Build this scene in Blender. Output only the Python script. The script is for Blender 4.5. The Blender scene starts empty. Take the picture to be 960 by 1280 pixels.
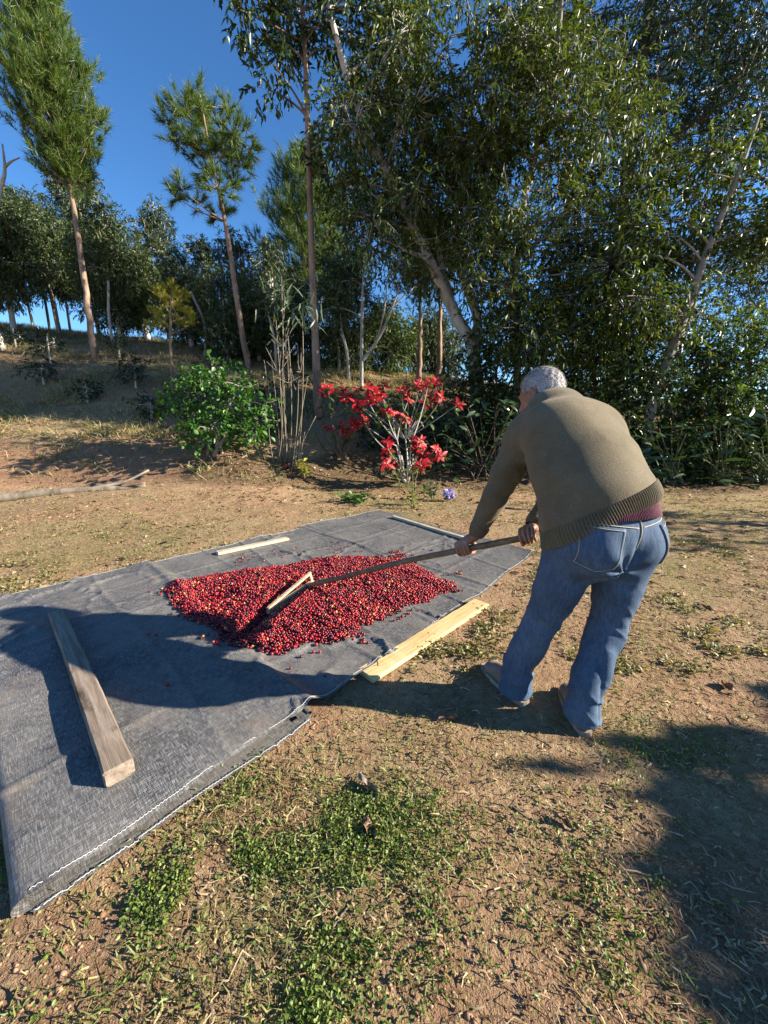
import bpy, math, random
import numpy as np
from mathutils import Vector, Matrix
from mathutils.bvhtree import BVHTree

sc = bpy.context.scene
COL = sc.collection
R = math.radians
random.seed(7)
RNG = np.random.default_rng(7)

# ---------------------------------------------------------------- camera, sky, sun, exposure
H = 1.25                      # phone held at chest height
PITCH = R(13.4)
FPX = 481.0                   # focal length in pixels of the 960 px wide photograph (ultra-wide)
cam_d = bpy.data.cameras.new('camera')
cam_d.sensor_fit = 'HORIZONTAL'; cam_d.sensor_width = 36.0
cam_d.lens = 36.0 * FPX / 960.0
cam_d.clip_start = 0.05; cam_d.clip_end = 2000
cam = bpy.data.objects.new('camera', cam_d); COL.objects.link(cam)
cam.location = (0, 0, H); cam.rotation_euler = (R(90) - PITCH, 0, 0)
sc.camera = cam

SUN_EL, SUN_AZ = R(24.0), R(-6.0)          # sun low on the right, a touch behind the camera
world = bpy.data.worlds.new('World'); sc.world = world; world.use_nodes = True
wn = world.node_tree
sky = wn.nodes.new('ShaderNodeTexSky'); sky.sky_type = 'NISHITA'; sky.sun_disc = False
sky.sun_elevation = SUN_EL; sky.sun_rotation = R(90) - SUN_AZ
sky.altitude = 1200; sky.air_density = 1.0; sky.dust_density = 0.0; sky.ozone_density = 5.0
hs = wn.nodes.new('ShaderNodeHueSaturation'); hs.inputs['Saturation'].default_value = 1.12
wn.links.new(sky.outputs[0], hs.inputs['Color']); wn.links.new(hs.outputs[0], wn.nodes['Background'].inputs[0])
wn.nodes['Background'].inputs[1].default_value = 0.078
SUN_DIR = Vector((math.cos(SUN_EL) * math.cos(SUN_AZ), math.cos(SUN_EL) * math.sin(SUN_AZ), math.sin(SUN_EL)))
sun_d = bpy.data.lights.new('sun', 'SUN'); sun_d.energy = 5.0; sun_d.angle = R(0.53); sun_d.color = (1.0, 0.91, 0.78)
sun = bpy.data.objects.new('sun', sun_d); COL.objects.link(sun)
sun.location = (20, -2, 12); sun.rotation_euler = (-SUN_DIR).to_track_quat('-Z', 'Y').to_euler()

sc.view_settings.view_transform = 'Standard'; sc.view_settings.look = 'None'
sc.view_settings.exposure = 1.6; sc.view_settings.gamma = 1.0
sc.view_settings.use_curve_mapping = False
sc.render.engine = 'CYCLES'
sc.cycles.use_denoising = True
sc.cycles.max_bounces = 6; sc.cycles.diffuse_bounces = 2; sc.cycles.transparent_max_bounces = 8
sc.cycles.caustics_reflective = False; sc.cycles.caustics_refractive = False

# ---------------------------------------------------------------- pixel -> place helpers
CP, SP = math.cos(PITCH), math.sin(PITCH)
def ray(px, py):
    a = (px - 480) / FPX; b = (640 - py) / FPX
    return np.array([a, CP + b * SP, -SP + b * CP])
def at_depth(px, py, Y):                    # point of that direction, Y metres in front
    r = ray(px, py); return np.array([0, 0, H]) + r * (Y / r[1])
def on_level(px, py, z=0.0):                # point of that direction at height z
    r = ray(px, py); return np.array([0, 0, H]) + r * ((z - H) / r[2])
def project(P):
    P = np.asarray(P, float); z = P[..., 2] - H
    Z = P[..., 1] * CP - z * SP; b = P[..., 1] * SP + z * CP
    Zs = np.where(np.abs(Z) < 1e-3, 1e-3, Z)
    return 480 + FPX * P[..., 0] / Zs, 640 - FPX * b / Zs, Z

# ---------------------------------------------------------------- noise
def _hash(ix, iy, seed):
    h = (ix.astype(np.int64) * 374761393 + iy.astype(np.int64) * 668265263 + seed * 974634777) & 0xFFFFFFFF
    h = ((h ^ (h >> 13)) * 1274126177) & 0xFFFFFFFF
    return ((h ^ (h >> 16)) & 0xFFFFFF) / float(0xFFFFFF)
def vnoise(x, y, seed=0):
    x = np.asarray(x, float); y = np.asarray(y, float)
    ix = np.floor(x); iy = np.floor(y); fx = x - ix; fy = y - iy
    fx = fx * fx * (3 - 2 * fx); fy = fy * fy * (3 - 2 * fy)
    a = _hash(ix, iy, seed); b = _hash(ix + 1, iy, seed); c = _hash(ix, iy + 1, seed); d = _hash(ix + 1, iy + 1, seed)
    return (a * (1 - fx) + b * fx) * (1 - fy) + (c * (1 - fx) + d * fx) * fy
def fbm(x, y, seed=0, octaves=4):
    s = 0; amp = 0.5; tot = 0
    for o in range(octaves):
        s = s + amp * vnoise(x * 2 ** o, y * 2 ** o, seed + o * 17); tot += amp; amp *= 0.5
    return s / tot
def sstep(a, b, x):
    t = np.clip((x - a) / (b - a), 0, 1); return t * t * (3 - 2 * t)
def unit(v):
    v = np.asarray(v, float); return v / np.maximum(np.linalg.norm(v, axis=-1, keepdims=True), 1e-9)

# ---------------------------------------------------------------- mesh helpers
def make_mesh(name, V, faces, smooth=True, uv=None):
    V = np.ascontiguousarray(V, dtype=np.float32)
    faces = [np.asarray(f, dtype=np.int32) for f in faces if len(f)]
    me = bpy.data.meshes.new(name)
    me.vertices.add(len(V)); me.vertices.foreach_set('co', V.ravel())
    loops = np.concatenate([f.ravel() for f in faces])
    sizes = np.concatenate([np.full(len(f), f.shape[1], np.int32) for f in faces])
    starts = np.concatenate([[0], np.cumsum(sizes)[:-1]]).astype(np.int32)
    me.loops.add(len(loops)); me.loops.foreach_set('vertex_index', loops)
    me.polygons.add(len(sizes)); me.polygons.foreach_set('loop_start', starts)
    me.polygons.foreach_set('use_smooth', np.full(len(sizes), smooth, dtype=bool))
    me.update(calc_edges=True)
    if uv is not None:
        l = me.uv_layers.new(name='UVMap')
        l.data.foreach_set('uv', np.ascontiguousarray(np.asarray(uv, np.float32)[loops]).ravel())
    return me

class MB:
    """collects pieces; build() links them as one mesh object"""
    def __init__(s): s.V = []; s.F = {}; s.n = 0
    def add(s, V, faces):
        V = np.asarray(V, float).reshape(-1, 3)
        for f in faces:
            f = np.asarray(f, int)
            if len(f): s.F.setdefault(f.shape[1], []).append(f + s.n)
        s.V.append(V); s.n += len(V); return s
    def mesh(s, name, origin=(0, 0, 0), smooth=True):
        return make_mesh(name, np.concatenate(s.V) - np.asarray(origin, float), [np.concatenate(v) for v in s.F.values()], smooth)

def origin_of(o):
    p = np.zeros(3)
    while o is not None: p = p + np.array(o.location); o = o.parent
    return p
def add_obj(name, data, mat, parent=None, loc=None):
    o = bpy.data.objects.new(name, data); COL.objects.link(o)
    if mat is not None: data.materials.clear(); data.materials.append(mat)
    if parent is not None: o.parent = parent
    if loc is not None: o.location = loc
    return o
def part(name, mb, mat, parent, smooth=True):        # world-space pieces -> a part of its thing
    return add_obj(name, mb.mesh(name, origin_of(parent), smooth), mat, parent)
def tag(o, label=None, cat=None, group=None, kind=None):
    if label: o['label'] = label
    if cat: o['category'] = cat
    if group: o['group'] = group
    if kind: o['kind'] = kind
    return o
def thing(name, label, cat, loc, group=None):
    o = bpy.data.objects.new(name, None); COL.objects.link(o); o.location = tuple(float(v) for v in loc)
    o.empty_display_size = 0.1
    return tag(o, label, cat, group)
def solo(name, mb, mat, label, cat, loc, group=None, kind=None, smooth=True):   # a thing that is one mesh
    o = add_obj(name, mb.mesh(name, loc, smooth), mat, None, tuple(float(v) for v in loc))
    return tag(o, label, cat, group, kind)
def copy_tree(o, parent=None):
    c = o.copy(); COL.objects.link(c); c.parent = parent
    for ch in list(o.children): copy_tree(ch, c)
    return c

def tube(path, radii, sides=8, cap=True, wob=0.0, seed=0):
    path = np.asarray(path, float); n = len(path)
    radii = np.broadcast_to(np.asarray(radii, float), (n,))
    T = unit(np.gradient(path, axis=0))
    up = np.array([0, 0, 1.0]) if abs(T[0][2]) < 0.9 else np.array([1.0, 0, 0])
    u = unit(np.cross(T[0], up)); V = []
    ang = np.linspace(0, 2 * math.pi, sides, endpoint=False)
    rg = np.random.default_rng(seed)
    for i in range(n):
        u = unit(u - T[i] * np.dot(u, T[i])); v = np.cross(T[i], u)
        rr = radii[i] * (1 + wob * (rg.random(sides) - 0.5))
        V.append(path[i] + np.outer(np.cos(ang) * rr, u) + np.outer(np.sin(ang) * rr, v))
    V = np.concatenate(V)
    i, j = np.meshgrid(np.arange(n - 1), np.arange(sides), indexing='ij'); i = i.ravel(); j = j.ravel(); j2 = (j + 1) % sides
    Q = np.stack([i * sides + j, i * sides + j2, (i + 1) * sides + j2, (i + 1) * sides + j], 1)
    F = [Q]
    if cap and sides > 2:
        V = np.concatenate([V, path[:1], path[-1:]]); a, b = n * sides, n * sides + 1
        jj = np.arange(sides); j2 = (jj + 1) % sides
        F.append(np.concatenate([np.stack([np.full(sides, a), j2, jj], 1), np.stack([np.full(sides, b), (n - 1) * sides + jj, (n - 1) * sides + j2], 1)]))
    return V, F
def bez(a, b, c, n=6):
    t = np.linspace(0, 1, n)[:, None]; a, b, c = (np.asarray(q, float) for q in (a, b, c))
    return a * (1 - t) ** 2 + 2 * b * t * (1 - t) + c * t ** 2
def smooth_path(pts, n=24):
    pts = np.asarray(pts, float); k = len(pts)
    P = np.concatenate([[2 * pts[0] - pts[1]], pts, [2 * pts[-1] - pts[-2]]])
    out = []
    for t in np.linspace(0, k - 1 - 1e-6, n):
        i = int(t); f = t - i; p0, p1, p2, p3 = P[i], P[i + 1], P[i + 2], P[i + 3]
        out.append(0.5 * (2 * p1 + (p2 - p0) * f + (2 * p0 - 5 * p1 + 4 * p2 - p3) * f * f + (3 * p1 - p0 - 3 * p2 + p3) * f ** 3))
    return np.array(out)

# many leaves at once: pos, dir, nrm (N,3), L, W (N)
def leaf_diamond(pos, d, nrm, L, W, fold=0.2):
    d = unit(d); s = unit(np.cross(d, nrm)); nn = np.cross(s, d)
    L = np.asarray(L)[:, None]; W = np.asarray(W)[:, None]
    V = np.stack([pos, pos + d * L * .42 + s * W * .5 + nn * W * fold, pos + d * L - nn * L * .08, pos + d * L * .42 - s * W * .5 + nn * W * fold], 1)
    b = np.arange(len(pos))[:, None] * 4
    return V.reshape(-1, 3), [np.concatenate([b + [0, 1, 2], b + [0, 2, 3]])]
def leaf_big(pos, d, nrm, L, W, fold=0.18, droop=0.15):
    d = unit(d); s = unit(np.cross(d, nrm)); nn = np.cross(s, d)
    L = np.asarray(L)[:, None]; W = np.asarray(W)[:, None]
    def q(t, w, up): return pos + d * L * t + s * W * w * .5 + nn * (W * up - L * droop * t * t)
    V = np.stack([q(0, 0, 0), q(.22, .75, fold * .75), q(.55, 1, fold), q(.82, .5, fold * .5), q(1, 0, 0),
                  q(.82, -.5, fold * .5), q(.55, -1, fold), q(.22, -.75, fold * .75), q(.25, 0, 0), q(.58, 0, 0), q(.83, 0, 0)], 1)
    b = np.arange(len(pos))[:, None] * 11
    T = np.concatenate([b + t for t in ([0, 1, 8], [0, 8, 7], [3, 4, 10], [10, 4, 5])])
    Q = np.concatenate([b + t for t in ([8, 1, 2, 9], [7, 8, 9, 6], [9, 2, 3, 10], [6, 9, 10, 5])])
    return V.reshape(-1, 3), [T, Q]

def leaf_round(pos, d, nrm, L, W, fold=0.12):
    d = unit(d); s = unit(np.cross(d, nrm)); nn = np.cross(s, d); L = np.asarray(L)[:, None]; W = np.asarray(W)[:, None]
    V = np.stack([pos, pos + d * L * .3 + s * W * .48 + nn * W * fold, pos + d * L * .72 + s * W * .42 + nn * W * fold, pos + d * L - nn * L * .1, pos + d * L * .72 - s * W * .42 + nn * W * fold, pos + d * L * .3 - s * W * .48 + nn * W * fold], 1)
    b = np.arange(len(pos))[:, None] * 6
    return V.reshape(-1, 3), [np.concatenate([b + [0, 1, 2, 3], b + [0, 3, 4, 5]])]

# ---------------------------------------------------------------- material helpers
class NT:
    def __init__(s, name):
        s.m = bpy.data.materials.new(name); s.m.use_nodes = True; s.t = s.m.node_tree; s.t.nodes.clear()
        s.out = s.t.nodes.new('ShaderNodeOutputMaterial')
    def n(s, typ, inp=None, **props):
        nd = s.t.nodes.new('ShaderNode' + typ)
        for k, v in props.items(): setattr(nd, k, v)
        for k, v in (inp or {}).items():
            sk = nd.inputs[k]
            if isinstance(v, bpy.types.NodeSocket): s.t.links.new(v, sk)
            else: sk.default_value = v
        return nd
    def ramp(s, fac, stops, interp='LINEAR'):
        nd = s.t.nodes.new('ShaderNodeValToRGB'); cr = nd.color_ramp; cr.interpolation = interp
        while len(cr.elements) < len(stops): cr.elements.new(0.5)
        for e, (p, c) in zip(cr.elements, stops):
            e.position = p; e.color = (*c, 1) if not isinstance(c, (int, float)) else (c, c, c, 1)
        s.t.links.new(fac, nd.inputs[0]); return nd.outputs[0]
    def mix(s, f, a, b, mode='MIX'):
        nd = s.t.nodes.new('ShaderNodeMix'); nd.data_type = 'RGBA'; nd.blend_type = mode; nd.clamp_result = False
        for i, v in ((0, f), (6, a), (7, b)):
            if isinstance(v, bpy.types.NodeSocket): s.t.links.new(v, nd.inputs[i])
            elif isinstance(v, (tuple, list)): nd.inputs[i].default_value = (*v, 1)[:4]
            else: nd.inputs[i].default_value = v if i == 0 else (v, v, v, 1)
        return nd.outputs[2]
    def math(s, op, a, b=0.0, c=0.0):
        nd = s.t.nodes.new('ShaderNodeMath'); nd.operation = op
        for i, v in enumerate((a, b, c)):
            if isinstance(v, bpy.types.NodeSocket): s.t.links.new(v, nd.inputs[i])
            else: nd.inputs[i].default_value = v
        return nd.outputs[0]
    def coords(s, kind='Object', scale=(1, 1, 1), rot=(0, 0, 0)):
        tc = s.n('TexCoord'); return s.n('Mapping', {'Vector': tc.outputs[kind], 'Scale': scale, 'Rotation': rot}).outputs[0]
    def noise(s, vec, scale, detail=4, rough=.55, out='Fac', dist=0.0):
        return s.n('TexNoise', {'Vector': vec, 'Scale': scale, 'Detail': detail, 'Roughness': rough, 'Distortion': dist}).outputs[out]
    def bump(s, h, strength=.3, dist=.01, normal=None):
        i = {'Height': h, 'Strength': strength, 'Distance': dist}
        if normal is not None: i['Normal'] = normal
        return s.n('Bump', i).outputs[0]
    def pbr(s, col, rough=.6, normal=None, spec=.5, **kw):
        i = {'Base Color': col if isinstance(col, bpy.types.NodeSocket) else (*col, 1), 'Roughness': rough, 'Specular IOR Level': spec}
        if normal is not None: i['Normal'] = normal
        i.update(kw); return s.n('BsdfPrincipled', i).outputs[0]
    def done(s, sh):
        s.t.links.new(sh, s.out.inputs[0]); return s.m

def leaf_mat(name, cols, rough=.42, trans=.28, spec=.5, boost=1.6, tint=(1.0, 1.05, .5)):
    t = NT(name); g = t.n('NewGeometry')
    k = len(cols); c = t.ramp(g.outputs['Random Per Island'], [(i / max(k - 1, 1), q) for i, q in enumerate(cols)])
    p = t.pbr(c, rough, spec=spec)
    tc = t.mix(1.0, c, tuple(boost * v for v in tint), 'MULTIPLY')
    tr = t.n('BsdfTranslucent', {'Color': tc}).outputs[0]
    return t.done(t.n('MixShader', {0: trans, 1: p, 2: tr}).outputs[0])
def bark_mat(name, c1, c2, c3, zs=.25, scale=14, bump=.5):
    t = NT(name); v = t.coords('Object', (1, 1, zs))
    n1 = t.noise(v, scale, 6, .65); n2 = t.noise(v, scale * .3, 3)
    c = t.mix(t.ramp(n2, [(.35, 0), (.65, 1)]), t.ramp(n1, [(.3, c1), (.7, c2)]), c3)
    return t.done(t.pbr(c, .85, t.bump(n1, bump, .02), .2))

M = {}

# ---------------------------------------------------------------- terrain
ctrl = []
for x in np.arange(-4, 5.1, 1.5):
    for y in np.arange(-3, 5.6, 1.7): ctrl.append((x, y, 0.0))
for px, py, Y in [(0, 620, 6.45), (0, 595, 7.0), (0, 570, 7.6), (0, 545, 8.2), (0, 530, 9.0), (0, 480, 11), (0, 440, 13), (0, 408, 15.5),
                  (120, 600, 6.9), (120, 560, 7.8), (120, 530, 9), (118, 441, 13), (250, 587, 7.2), (272, 560, 7.7), (250, 530, 8.8), (312, 461, 13),
                  (205, 450, 12.5), (400, 600, 7.3), (420, 560, 8.2), (398, 522, 9.5), (450, 482, 12.5), (500, 600, 7.6), (500, 547, 9.5), (545, 487, 13),
                  (650, 600, 7.7), (650, 552, 9.5), (850, 606, 7.7), (950, 606, 7.7), (850, 562, 9.5)]:
    ctrl.append(tuple(at_depth(px, py, Y)))
ctrl += [(-19, 20, 4.9), (-10, 22, 4.6), (0, 22, 3.6), (8, 22, 2.6), (16, 20, 2), (-14, 8, 1.1), (-13, 4, .25), (-18, 12, 4), (-12, -3, 0), (11, 8, .25),
         (10, 3, 0), (12, -2, 0), (15, 12, 1), (-25, 35, 3), (0, 38, 1), (25, 32, 0), (-30, 5, 1), (30, 5, 0), (0, -20, 0), (-25, -20, 0), (25, -20, 0)]
for k in range(12): ctrl.append((90 * math.cos(k * math.pi / 6), 90 * math.sin(k * math.pi / 6), -2.0))
ctrl = np.array(ctrl); CXY = ctrl[:, :2]
def _tps(d2): return 0.5 * d2 * np.log(d2 + 1e-9)
_n = len(ctrl); _A = np.zeros((_n + 3, _n + 3))
_A[:_n, :_n] = _tps(((CXY[:, None] - CXY[None]) ** 2).sum(-1)) + np.eye(_n) * .15
_A[:_n, _n] = 1; _A[:_n, _n + 1:] = CXY; _A[_n:, :_n] = _A[:_n, _n:].T
_W = np.linalg.solve(_A, np.concatenate([ctrl[:, 2], np.zeros(3)]))
def base_h(x, y):
    x = np.asarray(x, float); y = np.asarray(y, float); sh = x.shape
    q = np.stack([x.ravel(), y.ravel()], 1); out = np.empty(len(q))
    for i in range(0, len(q), 20000):
        c = q[i:i + 20000]; out[i:i + 20000] = _tps(((c[:, None] - CXY[None]) ** 2).sum(-1)) @ _W[:_n] + _W[_n] + c @ _W[_n + 1:]
    far = sstep(60, 95, np.hypot(q[:, 0], q[:, 1]))
    out = out * (1 - far) - 2.0 * far
    near = sstep(5.2, 6.6, q[:, 1]) + sstep(4.5, 7, np.abs(q[:, 0]))      # the yard itself is level
    return (out * np.clip(near, 0, 1)).reshape(sh)

TA, TB = on_level(472, 638)[:2], on_level(668, 697)[:2]      # tarp corners: far, right, near, left
TC, TD = on_level(28, 1152)[:2], on_level(-33, 761)[:2]
def quad_inside(x, y, grow=0.0):                             # signed distance inside the tarp quad (positive inside)
    d = None; P = [TA, TB, TC, TD]
    for i in range(4):
        a, b = P[i], P[(i + 1) % 4]; e = b - a; e = e / np.hypot(*e); nx, ny = e[1], -e[0]
        s = -((x - a[0]) * nx + (y - a[1]) * ny)
        d = s if d is None else np.minimum(d, s)
    cx, cy = (TA + TC) / 2
    return d + grow
_s0 = quad_inside(*(np.array([(TA + TC)[0] / 2]), np.array([(TA + TC)[1] / 2])))[0]
if _s0 < 0:
    _q = quad_inside
    def quad_inside(x, y, grow=0.0):
        d = None; P = [TD, TC, TB, TA]
        for i in range(4):
            a, b = P[i], P[(i + 1) % 4]; e = b - a; e = e / np.hypot(*e); nx, ny = e[1], -e[0]
            s = -((x - a[0]) * nx + (y - a[1]) * ny)
            d = s if d is None else np.minimum(d, s)
        return d + grow

def ground_h(x, y):
    x = np.asarray(x, float); y = np.asarray(y, float)
    z = base_h(x, y)
    dist = np.hypot(x, y)
    amp = 1 - .92 * sstep(-.12, .02, quad_inside(x, y))
    z = z + amp * ((fbm(x * 1.3, y * 1.3, 3, 3) - .5) * .03 + (fbm(x * 6, y * 6, 5, 4) - .5) * .022 * (1 - sstep(8, 14, dist)))
    z = z + (fbm(x * .6, y * .6, 9, 4) - .5) * .35 * sstep(7, 10, y) * (1 - sstep(60, 90, dist))
    px, py, Z = project(np.stack([x, y, z], -1))
    # the dug-out hollow behind the log
    hol = np.exp(-(((x + 5.4) / 1.7) ** 2 + ((y - 6.95) / .32) ** 2))
    z = z - .22 * hol
    return z
def gp(px, Y, dz=0.0):                      # ground point in image column px, Y metres in front
    z = 0.0
    for _ in range(4):
        x = (px - 480) / FPX * (Y * CP - (z - H) * SP); z = float(ground_h(np.array([x]), np.array([Y]))[0])
    return np.array([x, Y, z + dz])

def axis_pts(dense, far):
    a = list(dense); st = dense[-1] - dense[-2]; v = dense[-1]
    while v < far: st *= 1.16; v += st; a.append(v)
    b = []; st = dense[1] - dense[0]; v = dense[0]
    while v > -far: st *= 1.16; v -= st; b.append(v)
    return np.array(b[::-1] + a)
gx = axis_pts(np.arange(-4.2, 4.3, .038), 260.0)
gy = axis_pts(np.concatenate([np.arange(.3, 6.2, .038), np.arange(6.2, 10, .075), np.arange(10, 17, .14)]), 260.0)
GX, GY = np.meshgrid(gx, gy, indexing='ij')
GZ = ground_h(GX, GY)
nxg, nyg = GX.shape
V = np.stack([GX, GY, GZ], -1).reshape(-1, 3)
i, j = np.meshgrid(np.arange(nxg - 1), np.arange(nyg - 1), indexing='ij'); i = i.ravel(); j = j.ravel()
Q = np.stack([i * nyg + j, (i + 1) * nyg + j, (i + 1) * nyg + j + 1, i * nyg + j + 1], 1)
gme = make_mesh('ground', V, [Q])
# soil zones: bare dug earth, leaf-litter beds, green turf
X, Y, Z3 = V[:, 0], V[:, 1], V[:, 2]
PX, PY, PZ = project(V); vis = PZ > .2
wob = (fbm(X * 1.1, Y * 1.1, 21, 4) - .5)
def zone(cx, cy, rx, ry):
    d = np.hypot((PX - cx) / rx, (PY - cy) / ry) + wob * .9
    return np.where(vis, 1 - sstep(.75, 1.15, d), 0)
bare = np.maximum.reduce([zone(90, 578, 210, 32), zone(300, 1010, 140, 50) * .8, zone(90, 1210, 150, 90) * .8, zone(640, 1180, 190, 110) * .6, zone(860, 1200, 190, 160) * .6])
litter = np.maximum.reduce([zone(500, 592, 170, 26), zone(330, 590, 130, 20) * .8, zone(880, 598, 260, 20), zone(700, 590, 160, 24)])
litter = np.maximum(litter, sstep(8.6, 10.5, Y + wob * 3) * np.clip(.45 + wob * 2.2, 0, 1))
litter = np.maximum(litter, sstep(7.3, 8, Y) * sstep(-1, 1, X))
GREEN_SPOTS = [(290, 1100, 220, 150, 1.0), (150, 1085, 160, 60, .9), (440, 1040, 110, 80, .9), (370, 1255, 90, 50, .8), (740, 1110, 80, 140, .26),
               (820, 930, 90, 40, .6), (880, 700, 140, 70, .75), (150, 690, 220, 50, .6), (500, 635, 120, 22, .7), (860, 640, 140, 30, .6), (500, 935, 150, 40, .3), (800, 800, 90, 80, .35), (120, 528, 260, 20, .5)]
def green_at(px, py, x, y):
    g = np.zeros_like(px)
    for cx, cy, rx, ry, w in GREEN_SPOTS: g = np.maximum(g, w * np.exp(-(((px - cx) / rx) ** 2 + ((py - cy) / ry) ** 2) * 1.1))
    return g
green = green_at(PX, PY, X, Y) * np.clip(.5 + 2.6 * (fbm(X * 3, Y * 3, 31, 4) - .45), 0, 1) * vis
col = np.stack([bare, np.clip(green, 0, 1), litter, np.ones_like(bare)], 1).astype(np.float32)
ca = gme.color_attributes.new('zones', 'FLOAT_COLOR', 'POINT'); ca.data.foreach_set('color', col.ravel())

t = NT('yard_earth'); v = t.coords('Object')
a = t.n('VertexColor', layer_name='zones').outputs[0]; sep = t.n('SeparateColor', {0: a})
n_big = t.noise(v, .8, 5, .6); n_mid = t.noise(v, 5, 6, .65); n_fine = t.noise(v, 38, 6, .7); n_grit = t.noise(v, 160, 3, .7)
earth = t.ramp(n_mid, [(.28, (.24, .128, .070)), (.5, (.37, .212, .122)), (.72, (.46, .288, .176))])
straw = t.ramp(n_fine, [(.3, (.19, .12, .06)), (.5, (.36, .255, .135)), (.7, (.52, .40, .23))])
c = t.mix(t.ramp(t.math('ADD', t.math('MULTIPLY', n_big, .6), t.math('MULTIPLY', n_fine, .4)), [(.42, 0), (.58, .85)]), earth, straw)
c = t.mix(t.math('MULTIPLY', sep.outputs[0], .9), c, t.ramp(n_mid, [(.3, (.22, .115, .062)), (.7, (.36, .215, .13))]))
turf = t.ramp(t.noise(v, 26, 5, .7), [(.3, (.05, .075, .018)), (.5, (.15, .17, .05)), (.7, (.32, .28, .13))])
c = t.mix(t.math('MULTIPLY', sep.outputs[1], .8), c, turf)
lit = t.ramp(t.noise(v, 30, 5, .75), [(.3, (.045, .026, .014)), (.5, (.14, .085, .045)), (.68, (.30, .21, .12))])
c = t.mix(sep.outputs[2], c, lit)
spk = t.noise(v, 17, 5, .75); c = t.mix(t.ramp(spk, [(.34, .55), (.44, 0)]), c, (.11, .062, .032)); c = t.mix(t.ramp(spk, [(.56, 0), (.70, .5)]), c, (.52, .40, .23))
c = t.mix(t.math('MULTIPLY', t.ramp(t.noise(v, 9, 6, .75), [(.54, 0), (.64, .5)]), t.math('SUBTRACT', 1.0, sep.outputs[0])), c, (.20, .20, .07))
c = t.mix(t.ramp(n_grit, [(.35, .45), (.5, 0)]), c, (.09, .05, .028))
hgt = t.math('ADD', t.math('MULTIPLY', n_fine, .6), t.math('MULTIPLY', n_grit, .35))
M['earth'] = t.done(t.pbr(c, .95, t.bump(t.math('ADD', hgt, t.math('MULTIPLY', spk, 1.2)), 1.0, .03), .15))
ground = add_obj('ground', gme, M['earth']); tag(ground, kind='structure')

# ---------------------------------------------------------------- ground cover (countless: stuff)
def scatter(n, ymin, ymax, widen=1.15, seed=1):
    rg = np.random.default_rng(seed)
    y = np.exp(rg.uniform(math.log(ymin), math.log(ymax), n)); x = rg.uniform(-1, 1, n) * (widen * y + .45)
    return x, y, rg
def place(n, ymin, ymax, prob, seed, tarp_gap=0.0):
    x, y, rg = scatter(n, ymin, ymax, 1.15, seed)
    z = ground_h(x, y); px, py, Z = project(np.stack([x, y, z], 1))
    k = (rg.random(n) < prob(px, py, x, y)) & (quad_inside(x, y) < -tarp_gap)
    return np.stack([x, y, z], 1)[k], px[k], py[k], rg
def rand_dirs(rg, n, zlo, zhi):
    a = rg.uniform(0, 2 * math.pi, n); z = rg.uniform(zlo, zhi, n); h = np.sqrt(1 - z * z)
    return np.stack([np.cos(a) * h, np.sin(a) * h, z], 1)
def stuff(name, V, F, mat, label, cat):
    mb = MB().add(V, F); o = add_obj(name, mb.mesh(name), mat); return tag(o, label, cat, kind='stuff')

# clover and small broad weeds
def p_clover(px, py, x, y):
    pat = np.clip((fbm(x * 8, y * 8, 41, 5) - .45) * 4.5 * (.35 + 1.2 * fbm(x * 2.2, y * 2.2, 43, 3)), 0, 1)
    g = green_at(px, py, x, y) * np.where(py > 890, 1.0, .55)
    return np.clip(g * pat * 1.5 + .012, 0, 1)
P, px, py, rg = place(90000, .42, 6.5, p_clover, 101, .0)
k = 3; n = len(P)
Pq = np.repeat(P, k, 0) + np.concatenate([rg.normal(0, .007, (n * k, 2)), rg.uniform(.003, .020, (n * k, 1))], 1)
d = rand_dirs(rg, n * k, -.1, .75); up = unit(rand_dirs(rg, n * k, .3, 1))
V, F = leaf_round(Pq, d, up, rg.uniform(.005, .0115, n * k), rg.uniform(.004, .009, n * k))
M['clover'] = leaf_mat('clover_leaf', [(.05, .085, .014), (.10, .15, .022), (.18, .24, .04), (.07, .115, .02), (.27, .30, .07)], .5, .25)
stuff('clover_cover', V, F, M['clover'], 'low green clover and weeds patched over the bare yard soil', 'weeds')

# broader weeds dotted over the lawn further off
def p_weed(px, py, x, y):
    pat = np.clip((fbm(x * 2.4, y * 2.4, 45, 4) - .50) * 8, 0, 1) * np.clip((fbm(x * 9, y * 9, 47, 3) - .42) * 5, 0, 1)
    return np.where(py > 600, pat * .55 * np.where(px > 640, 1.0, .8), 0)
P, px, py, rg = place(60000, 1.7, 7.3, p_weed, 105, .03); k = 4; n = len(P)
Pq = np.repeat(P, k, 0) + np.concatenate([rg.normal(0, .02, (n * k, 2)), rg.uniform(.002, .02, (n * k, 1))], 1)
V, F = leaf_diamond(Pq, rand_dirs(rg, n * k, .0, .7), unit(rand_dirs(rg, n * k, .4, 1)), rg.uniform(.014, .038, n * k), rg.uniform(.008, .020, n * k))
M['lawn_weed'] = leaf_mat('lawn_weed', [(.09, .10, .025), (.17, .17, .05), (.28, .25, .09), (.38, .30, .14), (.13, .13, .035), (.24, .16, .08)], .55, .25)
stuff('lawn_weeds', V, F, M['lawn_weed'], 'small broad-leaved weeds dotted over the dry lawn around the tarp', 'weeds')

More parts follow.
